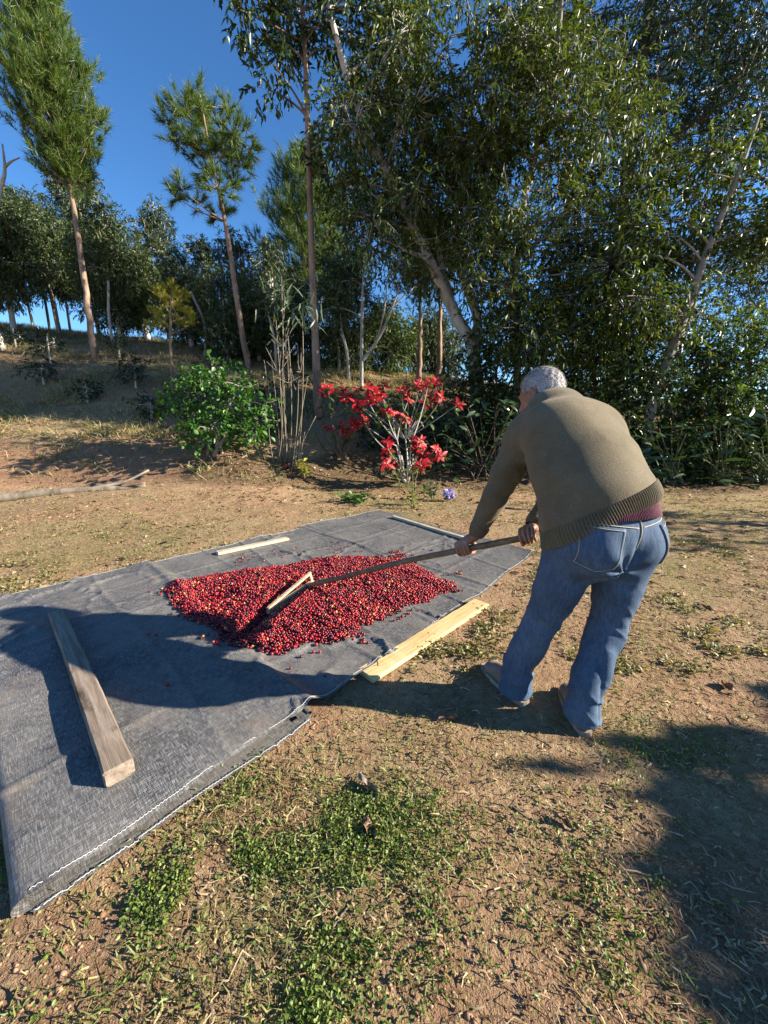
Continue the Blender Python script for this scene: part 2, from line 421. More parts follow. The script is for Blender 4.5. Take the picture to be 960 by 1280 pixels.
# grass blades, green and dry
def p_grass(px, py, x, y):
    pat = np.clip((fbm(x * 2.6, y * 2.6, 51, 4) - .38) * 4, 0, 1)
    return np.clip(green_at(px, py, x, y) * pat * .55 + .02 * pat + sstep(2.2, 4.5, y) * .22 * pat, 0, 1)
def blades(P, rg, k, spread, hmin, hmax, w, lean=.6):
    n = len(P); Pq = np.repeat(P, k, 0) + np.concatenate([rg.normal(0, spread, (n * k, 2)), np.full((n * k, 1), -.004)], 1)
    d = unit(rand_dirs(rg, n * k, .1, 1) + np.array([0, 0, 1 - lean])); L = rg.uniform(hmin, hmax, n * k)
    side = unit(np.cross(d, rand_dirs(rg, n * k, -1, 1))); bendv = rand_dirs(rg, n * k, -.6, .0)
    ww = (w * rg.uniform(.6, 1.3, n * k))[:, None]; L = L[:, None]
    mid = Pq + d * L * .55; tip = Pq + d * L * .9 + bendv * L * .35
    V = np.stack([Pq - side * ww, Pq + side * ww, mid + side * ww * .8, mid - side * ww * .8, tip], 1)
    b = np.arange(n * k)[:, None] * 5
    return V.reshape(-1, 3), [b + [0, 1, 2, 3], b + [3, 2, 4]]
P, px, py, rg = place(60000, .42, 9.0, p_grass, 111)
dist = np.hypot(P[:, 0], P[:, 1])
V, F = blades(P, rg, 4, .025, .015, .06, .0019, .75)
M['grass'] = leaf_mat('yard_grass', [(.06, .12, .02), (.13, .20, .04), (.25, .27, .08), (.40, .34, .16), (.10, .17, .03)], .55, .3)
stuff('short_grass', V, F, M['grass'], 'short sparse green grass over the yard', 'grass')

# dry straw and stalks lying about
def p_straw(px, py, x, y): return np.clip(.30 + 2.6 * (fbm(x * 2.6, y * 2.6, 61, 4) - .45), .04, 1) * (.45 + .55 * sstep(1.2, 3.5, y))
P, px, py, rg = place(80000, .42, 9.5, p_straw, 121)
n = len(P); a = rg.uniform(0, math.pi * 2, n); a = np.where(rg.random(n) < .55, rg.normal(-.7, .5, n), a)
d = unit(np.stack([np.cos(a), np.sin(a), rg.normal(.05, .14, n)], 1)); side = unit(np.cross(d, np.array([0, 0, 1.0]) + rg.normal(0, .3, (n, 3))))
dist = np.hypot(P[:, 0], P[:, 1]); L = (rg.uniform(.008, .036, n) * np.where(rg.random(n) < .05, 2.4, 1) * (1 + dist * .12))[:, None]; w = (rg.uniform(.0005, .0013, n) * (1 + dist * .75))[:, None]
P0 = P + np.array([0, 0, .005]); bend = rg.normal(0, .16, (n, 1)) * L
V = np.stack([P0 - d * L * .5 - side * w, P0 - d * L * .5 + side * w, P0 + side * (w + bend) + [0, 0, .004], P0 - side * (w - bend) + [0, 0, .004], P0 + d * L * .5 + side * w * .6, P0 + d * L * .5 - side * w * .6], 1)
b = np.arange(n)[:, None] * 6
M['straw'] = leaf_mat('dry_straw', [(.10, .055, .028), (.25, .155, .08), (.38, .265, .145), (.54, .42, .25), (.16, .09, .045), (.31, .21, .11), (.11, .06, .03)], .75, .1, .2)
stuff('dry_straw', V.reshape(-1, 3), [np.concatenate([b + [0, 1, 2, 3], b + [3, 2, 4, 5]])], M['straw'], 'dry straw and grass stalks strewn over the yard', 'straw')

# crumbs of soil
P, px, py, rg = place(16000, .42, 4.5, lambda px, py, x, y: np.clip(.2 + 2 * (fbm(x * 3, y * 3, 71, 3) - .4), 0, 1), 131)
n = len(P); r = (rg.uniform(.002, .0065, n) * np.where(rg.random(n) < .05, 2, 1))[:, None, None]
oct_ = np.array([(1, 0, 0), (-1, 0, 0), (0, 1, 0), (0, -1, 0), (0, 0, .8), (0, 0, -.6)])
V = P[:, None] + oct_[None] * r * rg.uniform(.6, 1.3, (n, 6, 1)); b = np.arange(n)[:, None] * 6
F = [np.concatenate([b + f for f in ([0, 2, 4], [2, 1, 4], [1, 3, 4], [3, 0, 4], [2, 0, 5], [1, 2, 5], [3, 1, 5], [0, 3, 5])])]
M['crumb'] = leaf_mat('soil_crumb', [(.16, .085, .045), (.28, .165, .095), (.36, .24, .15), (.22, .13, .08)], .95, 0.0, .1)
stuff('soil_crumbs', V.reshape(-1, 3), F, M['crumb'], 'small crumbs of brown soil scattered on the ground', 'soil')

# leaf litter in the beds and on the slope
def p_lit(px, py, x, y):
    bed = np.exp(-(((py - 592) / 26) ** 2)) * (px > 250) + sstep(8.5, 10, y) * .35
    return np.clip(bed * np.clip((fbm(x * 1.5, y * 1.5, 81, 4) - .3) * 3, 0, 1) + .05 * (y > 2.6) * np.clip((fbm(x * 2, y * 2, 83, 3) - .4) * 5, 0, 1), 0, 1)
P, px, py, rg = place(60000, 1.2, 15.0, p_lit, 141)
n = len(P); d = rand_dirs(rg, n, -.25, .35); up = unit(rand_dirs(rg, n, .4, 1))
V, F = leaf_diamond(P + [0, 0, .012], d, up, rg.uniform(.03, .10, n), rg.uniform(.015, .045, n), .3)
M['litter'] = leaf_mat('dead_leaf', [(.06, .03, .015), (.16, .09, .045), (.28, .18, .10), (.40, .30, .19), (.12, .05, .03)], .7, .12, .25)
stuff('leaf_litter', V, F, M['litter'], 'brown fallen leaves littering the beds and the slope', 'leaf litter')

# tufts of dry and green grass on the slope
def p_slope(px, py, x, y):
    pat = np.clip((fbm(x * .9, y * .9, 91, 4) - .36) * 4, .15, 1)
    return np.where((py < 600) & (py > 380), pat * np.where(px > 560, .25, 1.0), 0) * np.where((py > 548) & (px < 240), .12, 1) * np.where((py > 553) & (px >= 240) & (px < 380), .2, 1) * np.where((py > 535) & (px >= 380) & (px < 700), .1, 1)
P, px, py, rg = place(44000, 6.3, 19.0, p_slope, 151)
V, F = blades(P, rg, 5, .08, .06, .28, .006, .75)
M['slope_grass'] = leaf_mat('slope_grass', [(.05, .085, .02), (.16, .18, .05), (.32, .26, .11), (.44, .34, .18), (.22, .14, .07)], .6, .25)
stuff('slope_grass', V, F, M['slope_grass'], 'tufts of dry and green grass covering the hillside', 'grass')

# ---------------------------------------------------------------- tarp
# frame: s runs from the far edge (0) to the near folded end (LT); w runs across from the left edge (0) to the right edge (1)
LT = 0.5 * (np.hypot(*(TD - TA)) + np.hypot(*(TC - TB)))
def tarp_xy(s, w):                       # s in metres, w 0..1
    s = np.asarray(s, float) + 0 * w; t = (s / LT)[..., None]; w = w[..., None]
    left = TA + (TD - TA) * t; right = TB + (TC - TB) * t
    p = left * (1 - w) + right * w
    return p
WT = np.hypot(*(TB - TA))
DS = (TD - TA) / np.hypot(*(TD - TA)); DW = (TB - TA) / WT
FOLD = LT * .735                         # where the doubled end begins
def ridge(x, c, wid): return np.exp(-((x - c) / wid) ** 2)
def tarp_top(s, w):
    m = w * WT
    z = .016 + .024 * (fbm(s * 2.2, m * 2.2, 201, 3) - .25)
    z = z + .012 * ridge(s + .10 * (m - 1), LT * .30, .018) * np.clip(.3 + 1.4 * vnoise(m * 2, s, 7), 0, 1)
    z = z + .010 * ridge(s - .08 * m, LT * .52, .014) + .012 * ridge(m + .12 * s, 1.62, .016) * vnoise(s * 2.5, m, 11)
    z = z + .008 * ridge(m - .1 * np.sin(s * 2), .75, .02) * vnoise(s * 3, m * 3, 13)
    for c_ in (.42, .98, 1.5, 2.02): z = z + .0075 * ridge(m + .02 * np.sin(s * 3 + c_ * 5), c_, .017) * (.35 + .9 * vnoise(s * 2.2, s * 0 + c_ * 7, 61))
    for c_ in (.55, 1.15, 1.75, 2.3, 3.15): z = z + .0075 * ridge(s + .02 * np.sin(m * 3 + c_ * 5), c_, .017) * (.3 + .9 * vnoise(m * 2.2, m * 0 + c_ * 7, 63))
    crk = np.abs(fbm(s * 2.6 + 3, m * 2.6, 205, 4) - .5)
    z = z + .022 * np.exp(-crk / .022) * np.clip(2.5 * (vnoise(s * 1.2, m * 1.2, 15) - .35), 0, 1)
    # lifted, buckled edges
    ed = np.exp(-w / .05); z = z + ed * .045 * np.clip(fbm(s * 1.7, s * 0 + .5, 207, 3) * 2 - .75, 0, 1)
    ed2 = np.exp(-(1 - w) / .05); z = z + ed2 * .014 * vnoise(s * 3, s * 0, 17)
    far = np.exp(-s / .12); z = z + far * .03 * np.clip(vnoise(m * 2.5, m * 0, 19) - .2, 0, 1)
    # the doubled end lies higher
    z = z + (.030 + .012 * (fbm(s * 1.5, m * 1.5, 209, 3) - .4)) * sstep(FOLD - .06, FOLD + .03, s + .05 * np.sin(m * 3)) + .010 * ridge(s, FOLD, .02)
    z = z - .018 * np.exp(-(1 - w) / .02) * sstep(FOLD - .02, FOLD + .10, s) * (1 - sstep(LT - .25, LT - .05, s))
    return z
ns, nw = 290, 160
prof = [('top', s) for s in np.linspace(0, LT - .02, ns)]
R0 = .026
prof += [('loop', a) for a in np.linspace(10, 170, 9)]
prof += [('under', s) for s in np.linspace(LT - .03, FOLD + .03, 50)]
prof += [('loop2', a) for a in np.linspace(20, 200, 9)]
prof += [('in', s) for s in np.linspace(FOLD + .03, FOLD + .08, 4)]
W = np.linspace(0, 1, nw); rows = []; uvs = []; run = 0.0
edge_w = (fbm(np.linspace(0, 9, len(prof)), np.zeros(len(prof)), 221, 3) - .5) * .05
for kk, (kind, q) in enumerate(prof):
    wv = W + (W - .5) * 0.0
    ww = np.clip(W, 0, 1) + edge_w[kk] * (W - .5) * 1.2
    if kind == 'top':
        s = np.full(nw, q) + (fbm(W * 5, W * 0, 223, 3) - .5) * .10 * (1 - min(q / .3, 1)); z = tarp_top(s, W)
    elif kind == 'loop':
        zt = tarp_top(np.full(nw, LT - .02), W); zc = (zt + .008) / 2; r = (zt - .008) / 2; a = R(q)
        s = LT - .02 + np.sin(a) * r * 1.3; z = zc + np.cos(a) * r
    elif kind == 'under':
        ww = ww + .010 * W; s = np.full(nw, q); z = .009 + .004 * vnoise(W * 12, W * 0 + q * 3, 231) 
    elif kind == 'loop2':
        a = R(q); s = FOLD + .03 - np.sin(a) * .022; z = .021 - np.cos(a) * .011 + 0 * W
    else:
        s = np.full(nw, q); z = .031 + 0 * W - .004 * vnoise(W * 9, W * 0 + q * 5, 233)
        z = np.minimum(z, tarp_top(s, W) - .006)
    xy = tarp_xy(s, ww)
    if rows: run += float(np.hypot(np.hypot(*(xy[nw // 2] - rows[-1][nw // 2][:2])), z[nw // 2] - rows[-1][nw // 2][2]))
    rows.append(np.concatenate([xy, z[:, None]], 1)); uvs.append(np.stack([np.full(nw, run), W * WT], 1))
TV = np.array(rows); npf = len(prof)
i, j = np.meshgrid(np.arange(npf - 1), np.arange(nw - 1), indexing='ij'); i = i.ravel(); j = j.ravel()
TQ = np.stack([i * nw + j, i * nw + j + 1, (i + 1) * nw + j + 1, (i + 1) * nw + j], 1)
t = NT('woven_weed_mat'); tc = t.n('TexCoord').outputs['UV']
def lines(vec_scale, rot, width, nscale, keep):
    mp = t.n('Mapping', {'Vector': tc, 'Scale': vec_scale, 'Rotation': (0, 0, rot)}).outputs[0]
    sx = t.n('SeparateXYZ', {0: mp}).outputs[0]
    fr = t.math('ABSOLUTE', t.math('SUBTRACT', t.math('FRACT', sx), .5))
    ln = t.math('LESS_THAN', fr, width)
    brk = t.ramp(t.noise(tc, nscale, 3, .6), [(keep, 0), (keep + .12, 1)])
    return t.math('MULTIPLY', ln, brk)
def stretch(sx, sy, sc_): return t.noise(t.n('Mapping', {'Vector': tc, 'Scale': (sx, sy, 1)}).outputs[0], sc_, 4, .7)
wa, wb = stretch(1, 12, 26), stretch(12, 1, 26)
wv = t.math('MULTIPLY', t.math('ADD', wa, wb), .5)
dust = t.noise(tc, 2.2, 6, .65); blotch = t.noise(tc, 7, 5, .6)
c = t.ramp(wv, [(.40, (.011, .012, .015)), (.5, (.052, .054, .058)), (.575, (.25, .247, .235))])
c = t.mix(t.ramp(dust, [(.38, .06), (.66, .5)]), c, (.24, .215, .18))
c = t.mix(t.ramp(blotch, [(.52, 0), (.72, .45)]), c, (.018, .020, .025))
c = t.mix(t.ramp(t.noise(tc, 3.1, 6, .7), [(.56, 0), (.72, .45)]), c, (.20, .15, .10))
l1 = lines((16, 1, 1), 0, .022, 5, .42); l2 = lines((1, 16, 1), R(0), .5, 5, 2)
my = t.n('SeparateXYZ', {0: t.n('Mapping', {'Vector': tc, 'Scale': (1, 17, 1)}).outputs[0]}).outputs[1]
l3 = t.math('MULTIPLY', t.math('LESS_THAN', t.math('ABSOLUTE', t.math('SUBTRACT', t.math('FRACT', my), .5)), .024), t.ramp(t.noise(tc, 4.3, 3), [(.40, 0), (.52, 1)]))
c = t.mix(t.math('MULTIPLY', t.math('MAXIMUM', l1, l3), .16), c, (.36, .37, .37))
uvx = t.n('SeparateXYZ', {0: tc}).outputs[0]
M['tarp'] = t.done(t.pbr(c, t.ramp(wv, [(.3, .42), (.7, .62)]), t.bump(t.math('ADD', wv, t.math('MULTIPLY', stretch(1, 1, 9), .6)), .35, .006), .45))
tarp = thing('tarp', 'dark grey woven plastic tarp spread on the yard under the red cherries', 'tarp', (*((TA + TC) / 2), 0.0))
me = make_mesh('sheet', TV.reshape(-1, 3) - np.array(tarp.location), [TQ], True, np.array(uvs).reshape(-1, 2))
sheet = add_obj('sheet', me, M['tarp'], tarp)
# pale selvage stitching along both long edges, a zigzag thread on every layer
t = NT('selvage_thread'); M['thread'] = t.done(t.pbr((.62, .60, .55), .7))
rg_t = np.random.default_rng(3)
def thread(rows_idx, col, amp=.0022, step=1):
    a = TV[rows_idx][:, col]; out = [a[0]]
    cum = np.concatenate([[0], np.cumsum(np.linalg.norm(np.diff(a, axis=0), axis=1))]); L = np.arange(0, cum[-1], .006)
    p = np.stack([np.interp(L, cum, a[:, k]) for k in range(3)], 1); nrm = unit(np.cross(np.gradient(p, axis=0), np.array([0, 0, 1.0])))
    p = p + nrm * (amp * np.where(np.arange(len(L)) % 2, 1, -1) * rg_t.uniform(.2, 1.3, len(L)) + .003 * (fbm(L * 4, L * 0, 91, 3) - .5))[:, None] + np.array([0, 0, 1.0]) * (.0022 - .006 * (vnoise(L * 28, L * 0, 93) > .80))[:, None]
    return tube(p, .0012, 3, False)
for cidx in (nw - 2, 1):
    mb = MB()
    for lo, hi in ((0, ns), (ns + 9, ns + 59)):
        V, F = thread(np.arange(lo, hi), cidx)
        if lo: V = V + np.array([*(DW * (.012 if cidx > 5 else -.012)), .006])
        mb.add(V, F)
    part('edge_stitching', mb, M['thread'], tarp)
TARP_BVH = BVHTree.FromPolygons([tuple(v) for v in TV[:ns].reshape(-1, 3)], [tuple(int(k) for k in q) for q in TQ if q[0] < (ns - 1) * nw])
def tarp_z(x, y):
    h = TARP_BVH.ray_cast(Vector((float(x), float(y), 2.0)), Vector((0, 0, -1)))
    return h[0].z if h[0] is not None else float(ground_h(np.array([x]), np.array([y]))[0])

# ---------------------------------------------------------------- boards weighing the tarp down
def wood_mat(name, c1, c2, c3, grain=1.0, knots=True, rough=.6, stain=0.0):
    t = NT(name); v = t.coords('Object', (.9, 14 * grain, 14 * grain))
    n1 = t.noise(v, 3.2, 5, .6, dist=.6); n2 = t.noise(t.coords('Object', (2, 6, 6)), 2.2, 4)
    fine = t.noise(t.coords('Object', (3, 60, 60)), 6, 3)
    c = t.ramp(n1, [(.3, c1), (.5, c2), (.72, c3)])
    c = t.mix(t.ramp(fine, [(.35, .35), (.6, 0)]), c, c1)
    if stain: c = t.mix(t.ramp(n2, [(.58, 0), (.70, stain)]), c, tuple(.18 * q for q in c1))
    if knots:
        vo = t.n('TexVoronoi', {'Vector': t.coords('Object', (2.2, 7, 7)), 'Scale': 1.4}).outputs['Distance']
        c = t.mix(t.ramp(vo, [(.04, .85), (.14, 0)]), c, tuple(.45 * q for q in c1))
    return t.done(t.pbr(c, rough, t.bump(t.math('ADD', n1, t.math('MULTIPLY', fine, .6)), .35, .004), .3))
M['new_pine'] = wood_mat('fresh_sawn_pine', (.46, .30, .12), (.62, .45, .21), (.70, .55, .30))
M['pale_wood'] = wood_mat('pale_weathered_wood', (.34, .27, .17), (.50, .42, .28), (.60, .53, .38), knots=False)
M['old_wood'] = wood_mat('grey_weathered_beam', (.13, .092, .062), (.25, .195, .145), (.38, .31, .24), knots=True, stain=.85, rough=.8)
def board(name, label, p0, p1, width, thick, mat, taper=1.0, seed=0, lift=.004, group=None):
    p0 = np.array(p0); p1 = np.array(p1); L = np.hypot(*(p1 - p0)); ang = math.atan2(*(p1 - p0)[::-1])
    n = 26; rg = np.random.default_rng(seed); V = []
    bev = min(.006, thick * .18)
    for i in range(n + 2):
        x = (min(max(i - 1, 0), n - 1) / (n - 1)) * L
        sh = bev if i in (0, n + 1) else 0.0
        wd = width * (1 + (taper - 1) * x / L) / 2 - sh + rg.normal(0, .0009); hh = thick - sh + rg.normal(0, .0007); lo = 0.0
        yo = .004 * math.sin(x * 2.2 + seed); b = bev
        ring = [(-wd + b, lo), (wd - b, lo), (wd, lo + b), (wd, hh - b), (wd - b, hh), (0, hh + .0005), (-wd + b, hh), (-wd, hh - b), (-wd, lo + b)]
        xx = x + (bev if i == 1 else -bev if i == n else 0)
        V += [(xx, y + yo, z) for y, z in ring]
    k = 9; V = np.array(V); nr = n + 2
    i, j = np.meshgrid(np.arange(nr - 1), np.arange(k), indexing='ij'); i = i.ravel(); j = j.ravel(); j2 = (j + 1) % k
    Q = np.stack([i * k + j, (i + 1) * k + j, (i + 1) * k + j2, i * k + j2], 1)
    mb = MB().add(V, [Q, np.array([list(range(k))]), np.array([[(nr - 1) * k + q for q in range(k)][::-1]])])
    zz = [tarp_z(*(p0 + (p1 - p0) * f + e)) for f in (.05, .25, .5, .75, .95) for e in (0, .03, -.03)]
    me = mb.mesh(name, smooth=False); o = add_obj(name, me, mat, None, (*p0, 0))
    z0 = np.mean([tarp_z(*(p0 + (p1 - p0) * f)) for f in (.02, .12)]); z1 = np.mean([tarp_z(*(p0 + (p1 - p0) * f)) for f in (.88, .98)])
    o.location = (p0[0], p0[1], z0 + lift); o.rotation_euler = (0, -math.atan2(z1 - z0, L), ang)
    return tag(o, label, 'board', group)
def off(a, b, d):                              # shift a segment sideways
    e = (np.array(b) - a); e = e / np.hypot(*e); nn = np.array([-e[1], e[0]]) * d; return np.array(a) + nn, np.array(b) + nn
zt = .075
a = on_level(71, 771, zt)[:2]; b = on_level(150, 968, zt + .01)[:2]
board('beam', 'old grey weathered wooden beam lying across the folded end of the tarp', b, a, .088, .058, M['old_wood'], .82, 3, .002)
a = on_level(456, 838, .045)[:2]; b = on_level(603, 749, .045)[:2]
pine_board = board('pine_board', 'fresh yellow pine board with a pencil mark on the tarp edge beside the man', a, b, .118, .026, M['new_pine'], 1.0, 5, .003)
a = on_level(271, 693, .03)[:2]; b = on_level(360, 674, .03)[:2]
board('short_board', 'short pale board lying on the edge of the tarp behind the cherries', a, b, .075, .028, M['pale_wood'], 1.0, 7, .003)
a = on_level(491, 647, .03)[:2]; b = on_level(590, 677, .03)[:2]
board('batten', 'long narrow batten along the short edge of the tarp towards the flower bed', a, b, .05, .028, M['pale_wood'], 1.0, 9, .003)
# the pencilled tick on the pine board: a shallow dark stroke pair on its top face
t = NT('pencil'); M['pencil'] = t.done(t.pbr((.10, .075, .05), .8))
mb = MB()
for q0, q1 in (((.070, .012, .0272), (.096, .002, .0272)), ((.096, .002, .0272), (.112, .026, .0272)), ((.086, -.006, .0272), (.096, .004, .0272))):
    mb.add(*tube([q0, q1], .0012, 4))
add_obj('pencil_mark', mb.mesh('pencil_mark'), M['pencil'], pine_board)

# ---------------------------------------------------------------- coffee cherries
poly = np.array([on_level(px, py, .03)[:2] for px, py in [(207, 742), (215, 760), (238, 780), (268, 793), (283, 800), (287, 812), (330, 818), (352, 818), (385, 806), (408, 806), (440, 800),
        (452, 785), (480, 775), (505, 758), (535, 752), (548, 742), (572, 737), (568, 728), (550, 722), (535, 712), (520, 706), (500, 697), (480, 697), (455, 695), (425, 696), (400, 698), (380, 703), (360, 708), (335, 710), (312, 712), (290, 716), (265, 718), (240, 724), (222, 730)]])
def poly_sd(x, y, P):
    d = np.full(x.shape, 1e9); ins = np.zeros(x.shape, bool); n = len(P)
    for i in range(n):
        a, b = P[i], P[(i + 1) % n]; e = b - a; w0 = x - a[0]; w1 = y - a[1]
        tt = np.clip((w0 * e[0] + w1 * e[1]) / (e @ e), 0, 1); d = np.minimum(d, np.hypot(w0 - e[0] * tt, w1 - e[1] * tt))
        cnd = ((a[1] <= y) != (b[1] <= y)) & (x < a[0] + (y - a[1]) * e[0] / (e[1] if abs(e[1]) > 1e-9 else 1e-9)); ins ^= cnd
    return np.where(ins, d, -d)
FUR0, FUR1 = on_level(355, 752, .03)[:2], on_level(298, 806, .03)[:2]
def heap_h(x, y):
    sd = poly_sd(x, y, poly) + .05 * (fbm(x * 7, y * 7, 301, 3) - .5)
    h = .052 * (1 - np.exp(-np.clip(sd, 0, 9) / .11)) * (.55 + .9 * fbm(x * 3.2, y * 3.2, 303, 4))
    e = FUR1 - FUR0; tt = np.clip(((x - FUR0[0]) * e[0] + (y - FUR0[1]) * e[1]) / (e @ e), 0, 1); df = np.hypot(x - FUR0[0] - e[0] * tt, y - FUR0[1] - e[1] * tt)
    h = h * (1 - .75 * np.exp(-(df / .045) ** 2)) + .022 * np.exp(-((df - .12) / .05) ** 2) * (sd > .03)
    cx, cy = on_level(262, 752, .02)[:2]; h = h * (1 - .8 * np.exp(-(((x - cx) / .16) ** 2 + ((y - cy) / .12) ** 2)))
    cx, cy = on_level(410, 775, .02)[:2]; h = h + .030 * np.exp(-(((x - cx) / .22) ** 2 + ((y - cy) / .2) ** 2)) * (sd > .02)
    return sd, h
rg = np.random.default_rng(77); CH = .0150
lo = poly.min(0) - .1; hi = poly.max(0) + .1
xs = np.arange(lo[0], hi[0], CH); ys = np.arange(lo[1], hi[1], CH * .87)
CXs, CYs = np.meshgrid(xs, ys, indexing='ij'); CXs = CXs + CH * .5 * (np.arange(len(ys)) % 2)[None]
cx = (CXs + rg.normal(0, .0025, CXs.shape)).ravel(); cy = (CYs + rg.normal(0, .0025, CXs.shape)).ravel()
sd, h = heap_h(cx, cy)
hole = (h < .014) & (rg.random(len(cx)) < .30)
k = (sd > 0) & ~hole; cx, cy, h, sd = cx[k], cy[k], h[k], sd[k]
rad = rg.uniform(.0058, .0094, len(cx)); zb = np.array([tarp_z(a, b) for a, b in zip(cx, cy)])
CPOS = np.stack([cx, cy, zb + rad + np.maximum(0, h + rg.normal(0, .0035, len(cx)) - .004)], 1)
low = h > .016
C2 = CPOS[low] + np.array([CH * .5, CH * .3, 0]); C2[:, 2] = np.maximum(zb[low] + rad[low], C2[:, 2] - .0115)
sp = []                                           # strays rolled off the heap
for px, py, s_, n in [(240, 775, 26, 16), (268, 805, 24, 20), (300, 700, 22, 14), (345, 690, 30, 12), (430, 690, 26, 20), (498, 694, 12, 46), (505, 700, 14, 26), (545, 730, 22, 26), (574, 718, 6, 14), (565, 738, 12, 24), (500, 770, 18, 14), (455, 800, 16, 12), (405, 700, 30, 12), (200, 745, 10, 6), (380, 830, 40, 5), (210, 865, 3, 1), (196, 800, 8, 2), (535, 690, 30, 6)]:
    for _ in range(n): sp.append(on_level(px + rg.normal(0, s_ * .5), py + rg.normal(0, s_ * .22), .02)[:2])
sp = np.array(sp); ssd = poly_sd(sp[:, 0], sp[:, 1], poly); sp = sp[(ssd < .02) & (quad_inside(sp[:, 0], sp[:, 1]) > .05)]
srad = rg.uniform(.0068, .0086, len(sp)); SPOS = np.stack([sp[:, 0], sp[:, 1], np.array([tarp_z(*q) for q in sp]) + srad], 1)
ALLP = np.concatenate([CPOS, C2, SPOS]); ALLR = np.concatenate([rad, rad[low], srad])
kindc = np.concatenate([np.zeros(len(CPOS)), np.ones(len(C2)), np.full(len(SPOS), 2)])
import bmesh
def ico(sub):
    bm = bmesh.new(); bmesh.ops.create_icosphere(bm, subdivisions=sub, radius=1.0)
    V = np.array([v.co[:] for v in bm.verts]); F = np.array([[v.index for v in f.verts] for f in bm.faces]); bm.free(); return V, F
IV, IF = ico(2)
t = NT('coffee_cherry'); g = t.n('NewGeometry'); oi = t.n('ObjectInfo')
rnd = t.math('FRACT', t.math('ADD', g.outputs['Random Per Island'], oi.outputs['Random']))
c = t.ramp(rnd, [(0, (.022, .003, .005)), (.18, (.07, .004, .008)), (.45, (.17, .006, .013)), (.72, (.29, .010, .016)), (.90, (.38, .016, .018)), (.955, (.40, .05, .026)), (.982, (.50, .24, .06)), (1, (.38, .36, .11))])
M['cherry'] = t.done(t.pbr(c, .28, spec=.5))
order = np.argsort(np.hypot(ALLP[:, 0], ALLP[:, 1]) + np.where(kindc == 1, 99, 0))
near_i = order[:300]; rest = np.setdiff1d(np.arange(len(ALLP)), near_i)
rot = np.random.default_rng(5).uniform(.88, 1.16, (len(ALLP), 3))
mb = MB(); IV1, IF1 = ico(1); ua = np.linspace(0, 2 * math.pi, 6, endpoint=False); UV_ = np.array([(0, 0, 1)] + [(math.cos(a) * math.sin(R(q)), math.sin(a) * math.sin(R(q)), math.cos(R(q))) for q in (45, 90, 135) for a in ua] + [(0, 0, -1)])
k6 = np.arange(6); k7 = (k6 + 1) % 6
UT = np.concatenate([np.stack([0 * k6, 1 + k6, 1 + k7], 1), np.stack([0 * k6 + 19, 13 + k7, 13 + k6], 1)]); UQ = np.concatenate([np.stack([1 + 6 * r + k6, 7 + 6 * r + k6, 7 + 6 * r + k7, 1 + 6 * r + k7], 1) for r in (0, 1)])
low_i = (kindc[rest] == 1) | (ALLP[rest][:, 1] > 2.75)
for sel, BVt, BFs in ((rest[low_i], IV1, [IF1]), (rest[~low_i], UV_, [UT, UQ])):
    V = ALLP[sel][:, None] + BVt[None] * (ALLR[sel][:, None] * rot[sel])[:, None]
    mb.add(V.reshape(-1, 3), [(np.arange(len(sel))[:, None, None] * len(BVt) + f[None]).reshape(-1, f.shape[1]) for f in BFs])
o = add_obj('coffee_cherry_heap', mb.mesh('coffee_cherry_heap'), M['cherry'])
tag(o, 'spread heap of ripe red coffee cherries drying on the dark tarp', 'coffee cherries', kind='stuff')
cme = make_mesh('coffee_cherry', IV, [IF]); cme.materials.append(M['cherry'])
for q in near_i:
    o = bpy.data.objects.new('coffee_cherry', cme); COL.objects.link(o); o.location = ALLP[q]; o.scale = ALLR[q] * rot[q]
    o.rotation_euler = (rg.uniform(0, 6), rg.uniform(0, 6), 0)
    stray = kindc[q] == 2
    tag(o, 'single red coffee cherry lying loose on the tarp beside the heap' if stray else 'single red coffee cherry at the edge of the heap in front of the rake', 'coffee cherry', 'loose cherries off the heap' if stray else 'cherries along the front edge of the heap')

# ---------------------------------------------------------------- wooden rake
rake_far = on_level(391, 728, .085); rake_near = on_level(335, 765, .072)
M['rake_wood'] = wood_mat('rake_wood', (.24, .17, .10), (.42, .33, .21), (.56, .47, .32), knots=False, rough=.7)
M['handle_wood'] = wood_mat('handle_wood', (.10, .062, .035), (.19, .125, .075), (.30, .21, .13), knots=False, rough=.55)
HANDLE0 = on_level(383, 732, .090)
HL = at_depth(589, 686, 1.86)                        # left-hand grip on the handle
HDIR = unit(HL - HANDLE0)
rake = thing('wooden_rake', 'long-handled wooden rake with a split wooden head pushed into the cherries', 'rake', (HANDLE0[0], HANDLE0[1], .03))
def slab(p0, p1, wv, tv, w0, w1, th):
    p0, p1 = np.array(p0), np.array(p1); V = []
    for p, w in ((p0, w0), (p1, w1)):
        for a, b in ((-1, -1), (1, -1), (1, 1), (-1, 1)): V.append(p + wv * a * w / 2 + tv * b * th / 2)
    q = [[0, 1, 2, 3], [7, 6, 5, 4], [0, 4, 5, 1], [1, 5, 6, 2], [2, 6, 7, 3], [3, 7, 4, 0]]
    return np.array(V), [np.array(q)]
rd = unit(rake_far - rake_near); up = np.array([0, 0, 1.0]); rs = unit(np.cross(rd, up))
topfar = at_depth(388, 716, rake_far[1] + .02)
part('lower_slat', MB().add(*slab(rake_near, rake_far, up, rs, .028, .040, .020)), M['rake_wood'], rake, False)
part('upper_slat', MB().add(*slab(rake_near + [0, 0, .022], topfar, up, rs, .014, .018, .018)), M['rake_wood'], rake, False)
part('end_brace', MB().add(*slab(rake_far - rd * .012 + up * .015, topfar - rd * .012, rd, rs, .022, .022, .015)), M['rake_wood'], rake, False)
